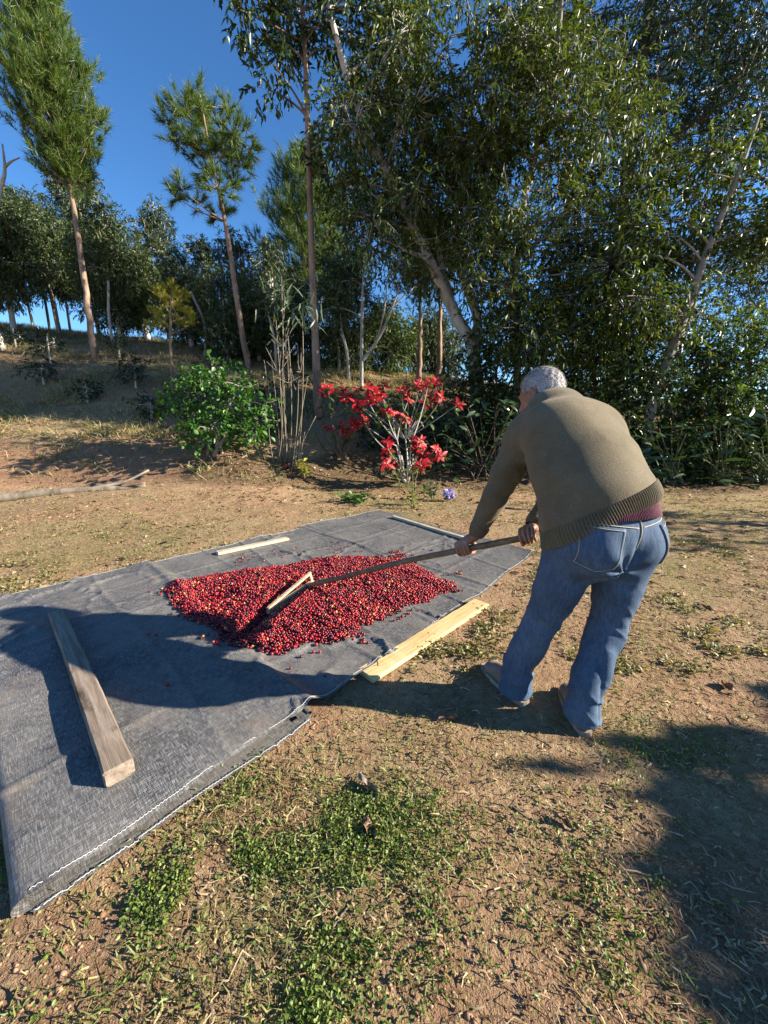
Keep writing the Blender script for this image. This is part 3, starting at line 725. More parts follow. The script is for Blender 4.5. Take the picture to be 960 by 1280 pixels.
hl = 1.64; hp = [HANDLE0 + HDIR * s + np.array([0, 0, 1]) * (.010 * math.sin(s * 1.9) - .004 * math.sin(s * 5)) for s in np.linspace(-.03, hl, 26)]
HP = np.array(hp)
part('handle', MB().add(*tube(HP, np.linspace(.0150, .0165, 26), 10, True, .12, 4)), M['handle_wood'], rake)
def handle_at(p):                                     # nearest point on the handle to a wanted place
    k = np.argmin(np.linalg.norm(HP - p, axis=1)); return HP[k]

# ---------------------------------------------------------------- smooth bodies: signed distances and surface nets
def seg_sweep(P, pts, a, b=None, side=None):
    """swept ellipse along a polyline; a = half width along side, b = half depth"""
    pts = np.asarray(pts, float); a = np.asarray(a, float); b = a if b is None else np.asarray(b, float); out = None
    for i in range(len(pts) - 1):
        p, q = pts[i], pts[i + 1]; e = q - p; l2 = e @ e; ax = e / math.sqrt(l2)
        w = P - p; t = np.clip((w @ e) / l2, 0, 1)
        d = w - t[:, None] * e; A = a[i] + (a[i + 1] - a[i]) * t; B = b[i] + (b[i + 1] - b[i]) * t
        if side is None:
            v = np.linalg.norm(d, axis=1) - A
        else:
            s0 = side[i] + (side[i + 1] - side[i]) * t[:, None] if np.ndim(side) == 2 else np.broadcast_to(side, d.shape)
            s0 = unit(s0 - ax * (s0 @ ax)[:, None]); u = (d * s0).sum(1); al = d @ ax
            n = np.cross(np.broadcast_to(ax, s0.shape), s0); vv = (d * n).sum(1); m = np.minimum(A, B)
            v = (np.sqrt((u / A) ** 2 + (vv / B) ** 2 + (al / m) ** 2) - 1) * m
        out = v if out is None else np.minimum(out, v)
    return out
def ellip(P, c, r, Rm=None):
    q = P - np.asarray(c, float)
    if Rm is not None: q = q @ Rm
    r = np.asarray(r, float); k = np.linalg.norm(q / r, axis=1); return (k - 1) * r.min()
def smin(a, b, k):
    h = np.clip(.5 + .5 * (b - a) / k, 0, 1); return b * (1 - h) + a * h - k * h * (1 - h)
def surface_nets(sdf, lo, hi, h, coarse=4, margin=2.2):
    lo = np.asarray(lo, float); n = (np.ceil((np.asarray(hi) - lo) / h / coarse).astype(int) * coarse) + 1
    ax = [lo[k] + h * np.arange(n[k]) for k in range(3)]
    cg = np.stack(np.meshgrid(*[a[::coarse] for a in ax], indexing='ij'), -1); cs = cg.shape[:3]
    cv = sdf(cg.reshape(-1, 3)).reshape(cs).astype(np.float32)
    idx = [np.minimum((np.arange(n[k]) + coarse // 2) // coarse, cs[k] - 1) for k in range(3)]
    f = cv[np.ix_(*idx)]
    near = np.argwhere(np.abs(f) < coarse * h * margin)
    for i in range(0, len(near), 300000):
        c = near[i:i + 300000]; f[c[:, 0], c[:, 1], c[:, 2]] = sdf(lo + c * h)
    s = f < 0
    cells = np.zeros(tuple(n - 1), np.int8)
    for dx in (0, 1):
        for dy in (0, 1):
            for dz in (0, 1): cells += s[dx:n[0] - 1 + dx, dy:n[1] - 1 + dy, dz:n[2] - 1 + dz]
    act = np.argwhere((cells > 0) & (cells < 8)); cid = np.full(cells.shape, -1, np.int32); cid[act[:, 0], act[:, 1], act[:, 2]] = np.arange(len(act))
    acc = np.zeros((len(act), 3)); cnt = np.zeros(len(act))
    corners = [(a, b, c) for a in (0, 1) for b in (0, 1) for c in (0, 1)]
    for c0 in corners:
        for k in range(3):
            if c0[k]: continue
            c1 = list(c0); c1[k] = 1
            v0 = f[act[:, 0] + c0[0], act[:, 1] + c0[1], act[:, 2] + c0[2]]; v1 = f[act[:, 0] + c1[0], act[:, 1] + c1[1], act[:, 2] + c1[2]]
            m = (v0 < 0) != (v1 < 0); t = np.where(m, v0 / np.where(m, v0 - v1, 1), 0)
            p = np.tile(np.array(c0, float), (len(act), 1)); p[:, k] += t
            acc[m] += p[m]; cnt[m] += 1
    V = lo + (act + acc / cnt[:, None]) * h
    F = []
    for k in range(3):
        sl0 = [slice(1, -1)] * 3; sl1 = [slice(1, -1)] * 3; sl0[k] = slice(0, -1); sl1[k] = slice(1, None)
        e = np.argwhere(s[tuple(sl0)] != s[tuple(sl1)]); offs = np.array([1, 1, 1]); offs[k] = 0; e = e + offs
        a, b = [(1, 2), (2, 0), (0, 1)][k]; u = np.zeros(3, int); w = np.zeros(3, int); u[a] = 1; w[b] = 1
        q = [cid[tuple((e + o).T)] for o in (-u - w, -w, 0 * u, -u)]
        Q = np.stack(q, 1); Q = Q[(Q >= 0).all(1)]; e2 = e[(np.stack(q, 1) >= 0).all(1)]
        ins = s[tuple(e2.T)]; Q = np.where(ins[:, None], Q, Q[:, ::-1]); F.append(Q)
    return V, np.concatenate(F)

# ---------------------------------------------------------------- the man
def vec(*a): return np.array(a, float)
def heading(deg): a = R(deg); return vec(math.cos(a), math.sin(a), 0), vec(math.sin(a), -math.cos(a), 0)   # forward, right
FW_P, RT_P = heading(106); FW_S, RT_S = heading(116)
MAN = vec(.74, 1.48, 0)
# joints
pel = vec(.835, 1.425, .845)
hipL, kneeL, ankL = pel + vec(-.098, -.015, -.045), vec(.685, 1.49, .45), vec(.605, 1.535, .07)
hipR, kneeR, ankR = pel + vec(.098, .005, -.045), vec(.935, 1.45, .45), vec(.832, 1.375, .07)
waist = vec(.83, 1.46, .935); mid = vec(.815, 1.565, 1.07); chest = vec(.795, 1.69, 1.19); upper = vec(.775, 1.78, 1.28); neckb = vec(.755, 1.835, 1.325)
shL, elL, wrL = vec(.645, 1.775, 1.198), vec(.562, 1.815, .955), vec(.472, 1.865, .705)
shR, elR, wrR = vec(.955, 1.86, 1.24), vec(.915, 1.93, .98), vec(.715, 1.76, .775)
head_c = vec(.748, 1.925, 1.375)
gripL = handle_at(HL); gripR = handle_at(at_depth(652, 673, 1.70))

# head frame: looks down and left along the rake
hf, hr = heading(130); pit = R(24)
HFW = hf * math.cos(pit) + vec(0, 0, -math.sin(pit)); HUP = vec(0, 0, math.cos(pit)) + hf * math.sin(pit); HRT = hr
HM = np.stack([HFW, HRT, HUP], 1)                      # columns: forward, right, up
def hp_(f, r, u): return head_c + HFW * f + HRT * r + HUP * u
def head_sdf(P):
    d = ellip(P, hp_(-.012, 0, .018), (.098, .076, .092), HM)                       # cranium
    d = smin(d, ellip(P, hp_(.030, 0, -.045), (.066, .062, .075), HM), .03)         # face and jaw
    d = smin(d, ellip(P, hp_(.066, 0, -.095), (.026, .028, .022), HM), .02)         # chin
    d = smin(d, seg_sweep(P, [hp_(.088, 0, .005), hp_(.112, 0, -.035)], [.009, .015]), .014)   # nose
    d = smin(d, seg_sweep(P, [hp_(.080, -.035, .018), hp_(.092, 0, .016), hp_(.080, .035, .018)], [.010, .010, .010]), .012)  # brow
    d = smin(d, seg_sweep(P, [hp_(.082, -.022, -.068), hp_(.094, 0, -.066), hp_(.082, .022, -.068)], [.008, .009, .008]), .010)
    for s in (-1, 1):
        d = np.maximum(d, -ellip(P, hp_(.092, s * .031, 0), (.014, .015, .010), HM) + .0)                # eye socket
        ear = ellip(P, hp_(-.006, s * .083, -.012), (.021, .013, .034), HM)
        ear = np.maximum(ear, -ellip(P, hp_(.002, s * .097, -.012), (.011, .009, .020), HM))
        d = smin(d, ear, .008)
    return d
def hand_sdf(P, grip, wrist, fing, left):
    """fingers closed round the handle; fing = direction (sign along w) the fingers go over the handle"""
    u = wrist - grip; u = unit(u - HDIR * (u @ HDIR)); w = np.cross(HDIR, u) * fing
    Rg = .0265; d = None
    offs = np.array([-.032, -.011, .010, .030]); rads = [.0088, .0098, .0098, .0092]; ends = [205, 232, 238, 225]
    order = 1 if left else -1
    kn = []
    for o, r, en in zip(offs, rads, ends):
        c = grip + HDIR * o * order
        A = np.radians(np.linspace(38, en, 7)); rr = Rg + np.array([.012, .008, .002, 0, 0, 0, 0])
        pts = [c + (u * math.cos(a) + w * math.sin(a)) * q for a, q in zip(A, rr)]
        f = seg_sweep(P, pts, np.linspace(r * 1.05, r * .82, 7)); d = f if d is None else np.minimum(d, f)
        kn.append(pts[0])
    wc = wrist + 0 * u
    palm = None
    for k_ in kn:
        m = seg_sweep(P, [wc, wc * .45 + k_ * .55 + u * .002, k_], [.022, .017, .0125]); palm = m if palm is None else smin(palm, m, .012)
    d = smin(d, palm, .008)
    c = grip + HDIR * .045 * order                                                     # thumb leaves the side of the palm
    A = np.radians([-10, -60, -105, -140]); pts = [wc * .55 + (kn[3] * .45)] + [c + (u * math.cos(a) + w * math.sin(a)) * (Rg + .004) - HDIR * order * q for a, q in zip(A, (.006, .0, .006, .014))]
    th = seg_sweep(P, pts, [.014, .0125, .0115, .0105, .0095])
    return smin(d, th, .007)
def body_sdf(P):
    d = head_sdf(P)
    d = smin(d, seg_sweep(P, [neckb - vec(0, .02, .05), hp_(-.03, 0, -.05)], [.062, .056]), .025)
    tor = seg_sweep(P, [pel - vec(0, 0, .05), waist, mid, chest, upper], [.165, .18, .19, .18, .13], [.12, .13, .135, .115, .085], np.array([RT_P, RT_P, RT_S, RT_S, RT_S]))
    d = smin(d, tor, .04)
    for s, e, w in ((shL, elL, wrL), (shR, elR, wrR)):
        d = smin(d, seg_sweep(P, [s, e, w], [.055, .042, .027]), .03)
    for h, k, a in ((hipL, kneeL, ankL), (hipR, kneeR, ankR)):
        d = smin(d, seg_sweep(P, [h, k, a], [.085, .058, .038]), .03)
    return d
hand_lo = {}
def full_body(P):
    d = body_sdf(P)
    for grip, wr, fg, left in ((gripL, wrL, 1, True), (gripR, wrR, 1, False)):
        near = np.linalg.norm(P - grip, axis=1) < .22
        if near.any():
            hd = hand_sdf(P[near], grip, wr + unit(grip - wr) * .03, fg, left); d[near] = smin(d[near], hd, .010)
    return d
BV, BF = surface_nets(full_body, (.36, 1.26, .03), (1.14, 2.12, 1.56), .0049)
t = NT('skin'); v = t.coords('Object'); n1 = t.noise(v, 30, 5); n2 = t.noise(v, 180, 3)
M['skin'] = t.done(t.pbr(t.ramp(n1, [(.3, (.235, .105, .065)), (.7, (.36, .185, .125))]), .5, t.bump(n2, .25, .002), .4, **{'Subsurface Weight': .08, 'Subsurface Radius': (.01, .004, .002)}))
man = thing('person', 'man in olive sweater and blue jeans bending to rake the red cherries', 'person', MAN)
body = add_obj('body', make_mesh('body', BV - MAN, [BF]), M['skin'], man)
for s in (-1, 1):
    mb = MB().add(hp_(.074, s * .030, 0) + IV * .0115, [IF]); tt = NT('eye'); M['eye'] = tt.done(tt.pbr((.35, .33, .30), .2)); part('eye', mb, M['eye'], man)

# hair: short, grey, thin on top
def hair_region(P):
    q = (P - head_c) @ HM
    lim = -.062 + 0 * q[:, 0]
    front = q[:, 0] - (.052 + .25 * (q[:, 2] - .03))             # hairline
    side = np.where((q[:, 0] > -.030) & (q[:, 2] < .016), np.minimum(q[:, 0] + .030, .016 - q[:, 2]) + .003, -1)
    return np.maximum.reduce([front, side * .6, lim - q[:, 2]])
def hair_sdf(P):
    d = ellip(P, hp_(-.014, 0, .020), (.104, .082, .096), HM); d = smin(d, ellip(P, hp_(-.05, 0, -.035), (.052, .060, .050), HM), .03)
    n = .0022 * np.sin(P[:, 0] * 210 + 3 * np.sin(P[:, 2] * 90)) * np.sin(P[:, 1] * 190 + P[:, 2] * 120)
    return np.maximum(d + n, hair_region(P))
HV, HF = surface_nets(hair_sdf, head_c - .16, head_c + .16, .0035)
t = NT('grey_hair'); v = t.coords('Object', (1, 1, 1)); n1 = t.noise(v, 60, 5, .7)
M['hair'] = t.done(t.pbr(t.ramp(n1, [(.3, (.12, .10, .09)), (.5, (.30, .26, .24)), (.7, (.56, .53, .50))]), .5, t.bump(n1, .6, .004), .4))
part('hair', MB().add(HV, [HF]), M['hair'], man)
rg = np.random.default_rng(9); k = rg.integers(0, len(HV), 7000); hp0 = HV[k]; q0 = (hp0 - head_c) @ HM
ok = hair_region(hp0 + 1e-4) < -.002; hp0 = hp0[ok]; q0 = q0[ok]
nrm = unit(hp0 - hp_(-.012, 0, .01)); flow = unit(-HFW * .6 - HUP * .8 + rg.normal(0, .35, (len(hp0), 3))); flow = unit(flow - nrm * (flow * nrm).sum(1)[:, None] * .85 + nrm * .12)
L = rg.uniform(.010, .024, len(hp0)); sd_ = unit(np.cross(flow, nrm)) * .0007
V = np.stack([hp0 - sd_, hp0 + sd_, hp0 + flow * L[:, None] + nrm * .0025], 1).reshape(-1, 3)
M['strand'] = leaf_mat('grey_hair_strand', [(.22, .21, .20), (.5, .48, .46), (.72, .70, .67), (.35, .33, .31)], .45, .1, .5, 1, (1, 1, 1))
o = part('hair_strands', MB().add(V, [np.arange(len(V)).reshape(-1, 3)]), M['strand'], man); o['kind'] = 'stuff'

# sweater
HEM_P = vec(.835, 1.40, .882); HEM_N = unit(vec(-.46, .33, .91))          # hem plane: above it is knit
TORSO = [vec(.836, 1.415, .78), waist, mid, chest, upper, neckb + vec(.0, .005, .012)]
TOR_A = [.226, .226, .232, .218, .142, .066]; TOR_B = [.186, .184, .180, .155, .112, .072]; TOR_S = np.array([RT_P, RT_P, RT_P * .5 + RT_S * .5, RT_S, RT_S, RT_S])
def folds(P, amp, fx, fy, fz, ph=0.0):
    return amp * np.sin(P[:, 0] * fx + P[:, 1] * fy + P[:, 2] * fz + ph + 1.3 * np.sin(P[:, 2] * 9 + P[:, 0] * 7 + ph))
def sweater_sdf(P):
    d = seg_sweep(P, TORSO, TOR_A, TOR_B, TOR_S)
    # belly side sags forward, shoulder blades
    d = smin(d, seg_sweep(P, [chest + RT_S * .10 - FW_S * .035, chest - RT_S * .10 - FW_S * .035], [.125, .125]), .06)
    d = smin(d, seg_sweep(P, [shL - vec(0, 0, .025), shR - vec(0, 0, .02)], [.072, .080]), .045)
    aL = seg_sweep(P, [shL, elL, wrL + unit(elL - wrL) * .01], [.083, .068, .046]); aR = seg_sweep(P, [shR, elR, wrR], [.086, .070, .046])
    arm_w = .0035 * np.sin((P @ unit(shL - wrL)) * 75 + 3 * np.sin(P[:, 0] * 30)) * np.exp(-((P - elL) ** 2).sum(1) / .02) + .003 * np.sin((P @ unit(shL - wrL)) * 130 + 2 * P[:, 0] * 20) * np.exp(-((P - wrL) ** 2).sum(1) / .006)
    d = smin(d, aL + arm_w, .05); d = smin(d, aR, .05)
    pit_ = shL + vec(.065, -.02, -.11); rr = np.linalg.norm(P - pit_, axis=1)
    d = d + .010 * np.sin(np.arctan2(P[:, 2] - pit_[2], P[:, 0] - pit_[0]) * 9) * np.exp(-(rr / .13) ** 2)
    d = d + folds(P, .0035, 8, 6, 26) * sstep(1.2, .95, P[:, 2]) + folds(P, .002, 22, -14, 10, 2)
    for a0, a1, wd, am in ((vec(.70, 1.66, 1.10), vec(.80, 1.45, 1.17), .016, .010), (vec(.69, 1.62, 1.03), vec(.83, 1.42, 1.06), .018, .008), (vec(.70, 1.70, 1.18), vec(.78, 1.60, 1.30), .014, .009), (vec(.66, 1.52, .93), vec(.84, 1.33, .99), .018, .008), (vec(.90, 1.40, .97), vec(1.02, 1.42, 1.06), .016, .007), (vec(.63, 1.70, 1.16), vec(.60, 1.74, 1.26), .013, .008)):
        e = a1 - a0; tt = np.clip(((P - a0) @ e) / (e @ e), 0, 1); dl = np.linalg.norm(P - a0 - tt[:, None] * e, axis=1); d = d - am * np.exp(-(np.maximum(dl - .03, 0) / wd) ** 2) * np.sin(math.pi * np.clip(tt, .04, .96)) * np.exp(-(((P @ unit(np.cross(e, vec(.3, -.8, .5)))) - (a0 @ unit(np.cross(e, vec(.3, -.8, .5))))) / wd) ** 2)
    for w_, e_ in ((wrL, elL), (wrR, elR)):
        ax = unit(e_ - w_); near = np.linalg.norm(P - w_, axis=1) < .09
        d = np.where(near, np.maximum(d, -((P - (w_ - ax * .005)) @ ax)), d)
    ax = unit(neckb - upper); nk = neckb + vec(0, .005, .010)
    d = np.where(np.linalg.norm(P - nk, axis=1) < .12, np.maximum(d, ((P - nk) @ ax) - .004), d)
    return np.maximum(d, -((P - HEM_P) @ HEM_N))
SV, SF = surface_nets(sweater_sdf, (.36, 1.17, .66), (1.16, 2.10, 1.44), .0072)
t = NT('olive_knit'); v = t.coords('Object'); n1 = t.noise(v, 9, 5, .6); n2 = t.noise(v, 330, 2, .6); n3 = t.noise(v, 120, 3)
c = t.ramp(n1, [(.3, (.118, .094, .056)), (.7, (.175, .142, .088))]); c = t.mix(t.ramp(n2, [(.4, .4), (.62, 0)]), c, (.06, .048, .028)); c = t.mix(t.ramp(n3, [(.6, 0), (.75, .4)]), c, (.30, .25, .16))
M['knit'] = t.done(t.pbr(c, .9, t.bump(t.math('ADD', n2, t.math('MULTIPLY', n3, .5)), .5, .003), .2, **{'Sheen Weight': .25, 'Sheen Roughness': .5, 'Sheen Tint': (.7, .6, .45, 1)}))
sweater = part('sweater', MB().add(SV, [SF]), M['knit'], man)

# bands round the body: cast from outside onto a surface so they lie on it
TSV, TSF = surface_nets(lambda P: np.maximum(seg_sweep(P, TORSO, TOR_A, TOR_B, TOR_S) + folds(P, .0035, 8, 6, 26), -((P - HEM_P) @ HEM_N) - .03), (.5, 1.1, .66), (1.16, 1.9, 1.3), .009)
S_BVH = BVHTree.FromPolygons([tuple(p) for p in TSV], [tuple(int(q) for q in f) for f in TSF])
def band(axis_p, n_, up_off, depth, ribs, rib_amp, push, rows=10, cols=720, bvh=None, hem_wave=.0, under=None):
    ux = unit(RT_P - n_ * (RT_P @ n_)); uy = np.cross(n_, ux); V = []
    for j in range(rows):
        f = j / (rows - 1); c = axis_p + n_ * (up_off - depth * f)
        for i in range(cols):
            a = 2 * math.pi * i / cols; dr = ux * math.cos(a) + uy * math.sin(a)
            h = bvh.ray_cast(Vector(c + dr * .6), Vector(-dr), .6)
            r = (Vector(h[0]) - Vector(c)).length if h[0] is not None else (V[-1][1] if V else .2)
            V.append((c, r, dr, a, f))
    Rr = np.array([q[1] for q in V]).reshape(rows, cols)
    for _ in range(6): Rr = (Rr + np.roll(Rr, 1, 1) + np.roll(Rr, -1, 1)) / 3
    A = np.array([q[3] for q in V]).reshape(rows, cols); Fv = np.linspace(0, 1, rows)[:, None]
    pr = push * np.sin(np.pi * np.clip(Fv * .92 + .08, 0, 1)) ** .5
    rad_ = Rr + pr + rib_amp * np.sign(np.sin(A * ribs)) * np.abs(np.sin(A * ribs)) ** .6
    C = np.array([q[0] for q in V]).reshape(rows, cols, 3); D = np.array([q[2] for q in V]).reshape(rows, cols, 3)
    P = C + D * rad_[..., None] - n_ * (hem_wave * np.sin(A * 3 + 1))[..., None]
    if under is not None:
        ov = np.maximum((P - under[0]) @ under[1] - .022, 0); P = P - ov[..., None] * under[1] - D * np.minimum(ov, .02)[..., None]
    i, j = np.meshgrid(np.arange(rows - 1), np.arange(cols), indexing='ij'); i = i.ravel(); j = j.ravel(); j2 = (j + 1) % cols
    return P.reshape(-1, 3), [np.stack([i * cols + j, i * cols + j2, (i + 1) * cols + j2, (i + 1) * cols + j], 1)]
V, F = band(HEM_P, HEM_N, .062, .066, 105, .0034, .005, 9, 1050, S_BVH)
part('ribbed_hem', MB().add(V, F), M['knit'], sweater)
for w_, e_, nm in ((wrL, elL, 'cuff'), (wrR, elR, 'cuff')):
    ax = unit(e_ - w_); u = unit(np.cross(ax, vec(0, 0, 1))); w2 = np.cross(ax, u); V = []; cols = 160; rws = 6
    for f in np.linspace(0, 1, rws):
        for i in range(cols):
            a = 2 * math.pi * i / cols; r = .0475 - .012 * (1 - f) * (1 - f) + .0016 * math.sin(a * 32)
            V.append(w_ + ax * (-.022 + .055 * f) + (u * math.cos(a) + w2 * math.sin(a)) * r)
    i, j = np.meshgrid(np.arange(rws - 1), np.arange(cols), indexing='ij'); i = i.ravel(); j = j.ravel(); j2 = (j + 1) % cols
    part('cuff', MB().add(V, [np.stack([i * cols + j, i * cols + j2, (i + 1) * cols + j2, (i + 1) * cols + j], 1)]), M['knit'], sweater)

# jeans
def jeans_sdf(P):
    pelv = seg_sweep(P, [pel + vec(0, .025, .115), pel + vec(0, .0, .02), pel + vec(0, -.005, -.04)], [.190, .200, .192], [.148, .160, .150], RT_P)
    d = pelv
    for s in (-1, 1): d = smin(d, ellip(P, pel - FW_P * .060 + RT_P * s * .085 + vec(0, 0, -.035), (.112, .112, .125)), .035)
    legs = []
    for h, k, a, ph in ((hipL, kneeL, ankL, 0.0), (hipR, kneeR, ankR, 2.0)):
        l = seg_sweep(P, [h, h * .5 + k * .5 - FW_P * .008, k, a + vec(0, 0, .10), a - vec(0, 0, .04)], [.112, .096, .077, .068, .076])
        ax = unit(h - a); q = (P - k) @ ax
        wr = .007 * (.5 - (1 - np.abs(np.sin(q * 30 + .5 * ph + 1.1 * np.sin(P[:, 0] * 19 + P[:, 1] * 13 + ph)))) ** 3) * np.exp(-((q - .02) / .11) ** 2) + .0012 * np.sin(q * 74 + 3.2 * np.sin(P[:, 0] * 16 + P[:, 1] * 11 + ph) + ph) * np.exp(-(q / .16) ** 2)
        qa = (P - a) @ ax; wr = wr + .010 * (.5 - (1 - np.abs(np.sin(qa * 36 + 1.3 * np.sin(P[:, 0] * 24 - P[:, 1] * 17 + ph)))) ** 3) * np.exp(-((qa - .05) / .09) ** 2) + .0015 * np.sin(qa * 84 + 2.8 * np.sin(P[:, 0] * 22 - P[:, 1] * 15 + ph)) * np.exp(-((qa - .05) / .085) ** 2)
        wr = wr + .004 * np.sin((P @ RT_P) * 60 + q * 12 + ph) * np.exp(-((q + .15) / .22) ** 2)
        legs.append(l + wr)
    lg = smin(legs[0], legs[1], .012)
    d = smin(d, lg, .045)
    cr = pel + vec(-.005, -.10, -.12); rr = np.linalg.norm(P - cr, axis=1)
    d = d + .008 * np.sin(np.arctan2(P[:, 2] - cr[2], (P - cr) @ RT_P) * 7 + .8) * np.exp(-(rr / .15) ** 2)
    d = d + .006 * np.exp(-(((P - pel) @ RT_P) / .010) ** 2) * (((P - pel) @ FW_P) < 0) * sstep(.88, .80, P[:, 2])     # seat seam
    d = d + folds(P, .0022, 20, 12, 31, 1)
    d = np.maximum(d, .038 - P[:, 2])
    tn = unit(vec(-.10, .16, .98)); return np.maximum(d, (P - (pel + vec(0, 0, .100))) @ tn)
JV, JF = surface_nets(jeans_sdf, (.42, 1.14, .02), (1.16, 1.75, 1.02), .0058)
t = NT('denim'); v = t.coords('Object'); n1 = t.noise(v, 5, 6, .62); n2 = t.noise(t.coords('Object', (1, 1, .22)), 90, 4, .65); n3 = t.noise(v, 420, 2)
c = t.ramp(n1, [(.30, (.040, .068, .115)), (.5, (.062, .103, .166)), (.70, (.098, .150, .215))])
c = t.mix(t.ramp(n2, [(.38, .5), (.56, 0)]), c, (.022, .042, .082)); c = t.mix(t.ramp(n3, [(.5, 0), (.7, .3)]), c, (.25, .31, .37))
M['denim'] = t.done(t.pbr(c, .85, t.bump(t.math('ADD', n2, n3), .35, .003), .2))
jeans = part('jeans', MB().add(JV, [JF]), M['denim'], man)
J_BVH = BVHTree.FromPolygons([tuple(p) for p in JV], [tuple(int(q) for q in f) for f in JF])
# pockets, belt loop and seams laid on the seat
def lay(pts2, cdir, centre, off_):                 # pts2: (u along right, v up) -> on the jeans, seen from behind
    out = []; rt = unit(np.cross(cdir, vec(0, 0, 1)))
    for u_, v_ in pts2:
        o_ = centre + rt * u_ + vec(0, 0, v_) - cdir * .5; h = J_BVH.ray_cast(Vector(o_), Vector(cdir), 1.0)
        if h[0] is not None and (np.array(h[0]) - pel) @ FW_P < -.01: out.append(np.array(h[0]) - cdir * off_)
    return out
t = NT('jeans_stitch'); M['stitch'] = t.done(t.pbr((.52, .42, .25), .7))
def pocket(cdir, cu, cv, tilt):
    w0, w1, hh = .072, .062, .15; ca, sa = math.cos(tilt), math.sin(tilt)
    def tr(a, b): return cu + a * ca - b * sa, cv + a * sa + b * ca
    n = 14; V = []; 
    for j in range(n):
        f = j / (n - 1); w = w0 + (w1 - w0) * f; vv = .05 - hh * f
        for i in range(n):
            g = i / (n - 1) * 2 - 1; dip = -.018 * (1 - abs(g)) * sstep(.8, 1, f); V.append(tr(g * w, vv + dip))
    P3 = lay(V, cdir, pel, .0045)
    if len(P3) == n * n:
        i, j = np.meshgrid(np.arange(n - 1), np.arange(n - 1), indexing='ij'); i = i.ravel(); j = j.ravel()
        Q = np.stack([i * n + j, (i + 1) * n + j, (i + 1) * n + j + 1, i * n + j + 1], 1); P3 = np.array(P3)
        bot = P3 + cdir * .006; rim = [0 * n + k for k in range(n)] + [k * n + n - 1 for k in range(1, n)] + [(n - 1) * n + k for k in range(n - 2, -1, -1)] + [k * n for k in range(n - 2, 0, -1)]
        m = len(rim); S = np.array([[rim[k], rim[(k + 1) % m], rim[(k + 1) % m] + n * n, rim[k] + n * n] for k in range(m)])
        pk = part('back_pocket', MB().add(np.concatenate([P3, bot]), [Q, S]), M['denim'], jeans)
        ed = [tr(g * w0 * .93, .043) for g in np.linspace(-1, 1, 12)] + [tr(.93 * (w0 + (w1 - w0) * f), .043 - (hh - .012) * f) for f in np.linspace(.05, 1, 12)] + [tr(g * w1 * .93, .043 - hh + .012 - .016 * (1 - abs(g))) for g in np.linspace(.9, -.9, 12)] + [tr(-.93 * (w0 + (w1 - w0) * f), .043 - (hh - .012) * f) for f in np.linspace(1, .05, 12)]
        L3 = lay(ed, cdir, pel, .0062)
        if len(L3) > 10: part('stitching', MB().add(*tube(L3, .0011, 4)), M['stitch'], jeans)
pocket(unit(FW_P + RT_P * .25), -.098, .005, R(-6)); pocket(unit(FW_P - RT_P * .45), .105, .005, R(7))
seam = lay([(0.0 + .004 * math.sin(v_ * 40), v_) for v_ in np.linspace(.10, -.03, 12)], FW_P, pel, .002)
if len(seam) > 4: part('seat_seam', MB().add(*tube(seam, .0022, 5)), M['stitch'], jeans)
for s in (1, -1):
    yk = lay([(s * q, .045 + .018 * abs(q) / .15) for q in np.linspace(.01, .14, 14)], FW_P, pel, .002)
    if len(yk) > 4: part('yoke_seam', MB().add(*tube(yk, .0016, 4)), M['stitch'], jeans)
lp = lay([(q, v_) for v_ in (.112, .075) for q in (-.008, .008)], FW_P, pel, .008)
if len(lp) == 4: part('belt_loop', MB().add(np.concatenate([lp, np.array(lp) + FW_P * .008]), [np.array([[0, 1, 3, 2], [4, 6, 7, 5], [0, 2, 6, 4], [1, 5, 7, 3], [0, 4, 5, 1], [2, 3, 7, 6]])]), M['denim'], jeans, False)

# maroon jumper showing between sweater and jeans
def inner_sdf(P):
    d = seg_sweep(P, [pel + vec(0, .0, -.02), pel + vec(0, .02, .10), waist + vec(0, .02, .06)], [.203, .197, .180], [.164, .155, .140], RT_P)
    d = smin(d, ellip(P, pel - FW_P * .055 + vec(0, 0, .02), (.16, .13, .10)), .05)
    return d
IV2, IF2 = surface_nets(inner_sdf, (.5, 1.12, .68), (1.16, 1.75, 1.12), .008)
I_BVH = BVHTree.FromPolygons([tuple(p) for p in IV2], [tuple(int(q) for q in f) for f in IF2])
t = NT('maroon_knit'); v = t.coords('Object'); n2 = t.noise(v, 300, 2)
M['maroon'] = t.done(t.pbr(t.ramp(n2, [(.35, (.075, .016, .026)), (.65, (.155, .038, .056))]), .85, t.bump(n2, .4, .003), .2, **{'Sheen Weight': .2}))
MN = unit(vec(-.08, .20, .97)); V, F = band(pel + vec(0, .0, .045), MN, .075, .080, 170, .0012, .004, 10, 1020, I_BVH, 0.0, (HEM_P, HEM_N))
part('undershirt_hem', MB().add(V, F), M['maroon'], man)

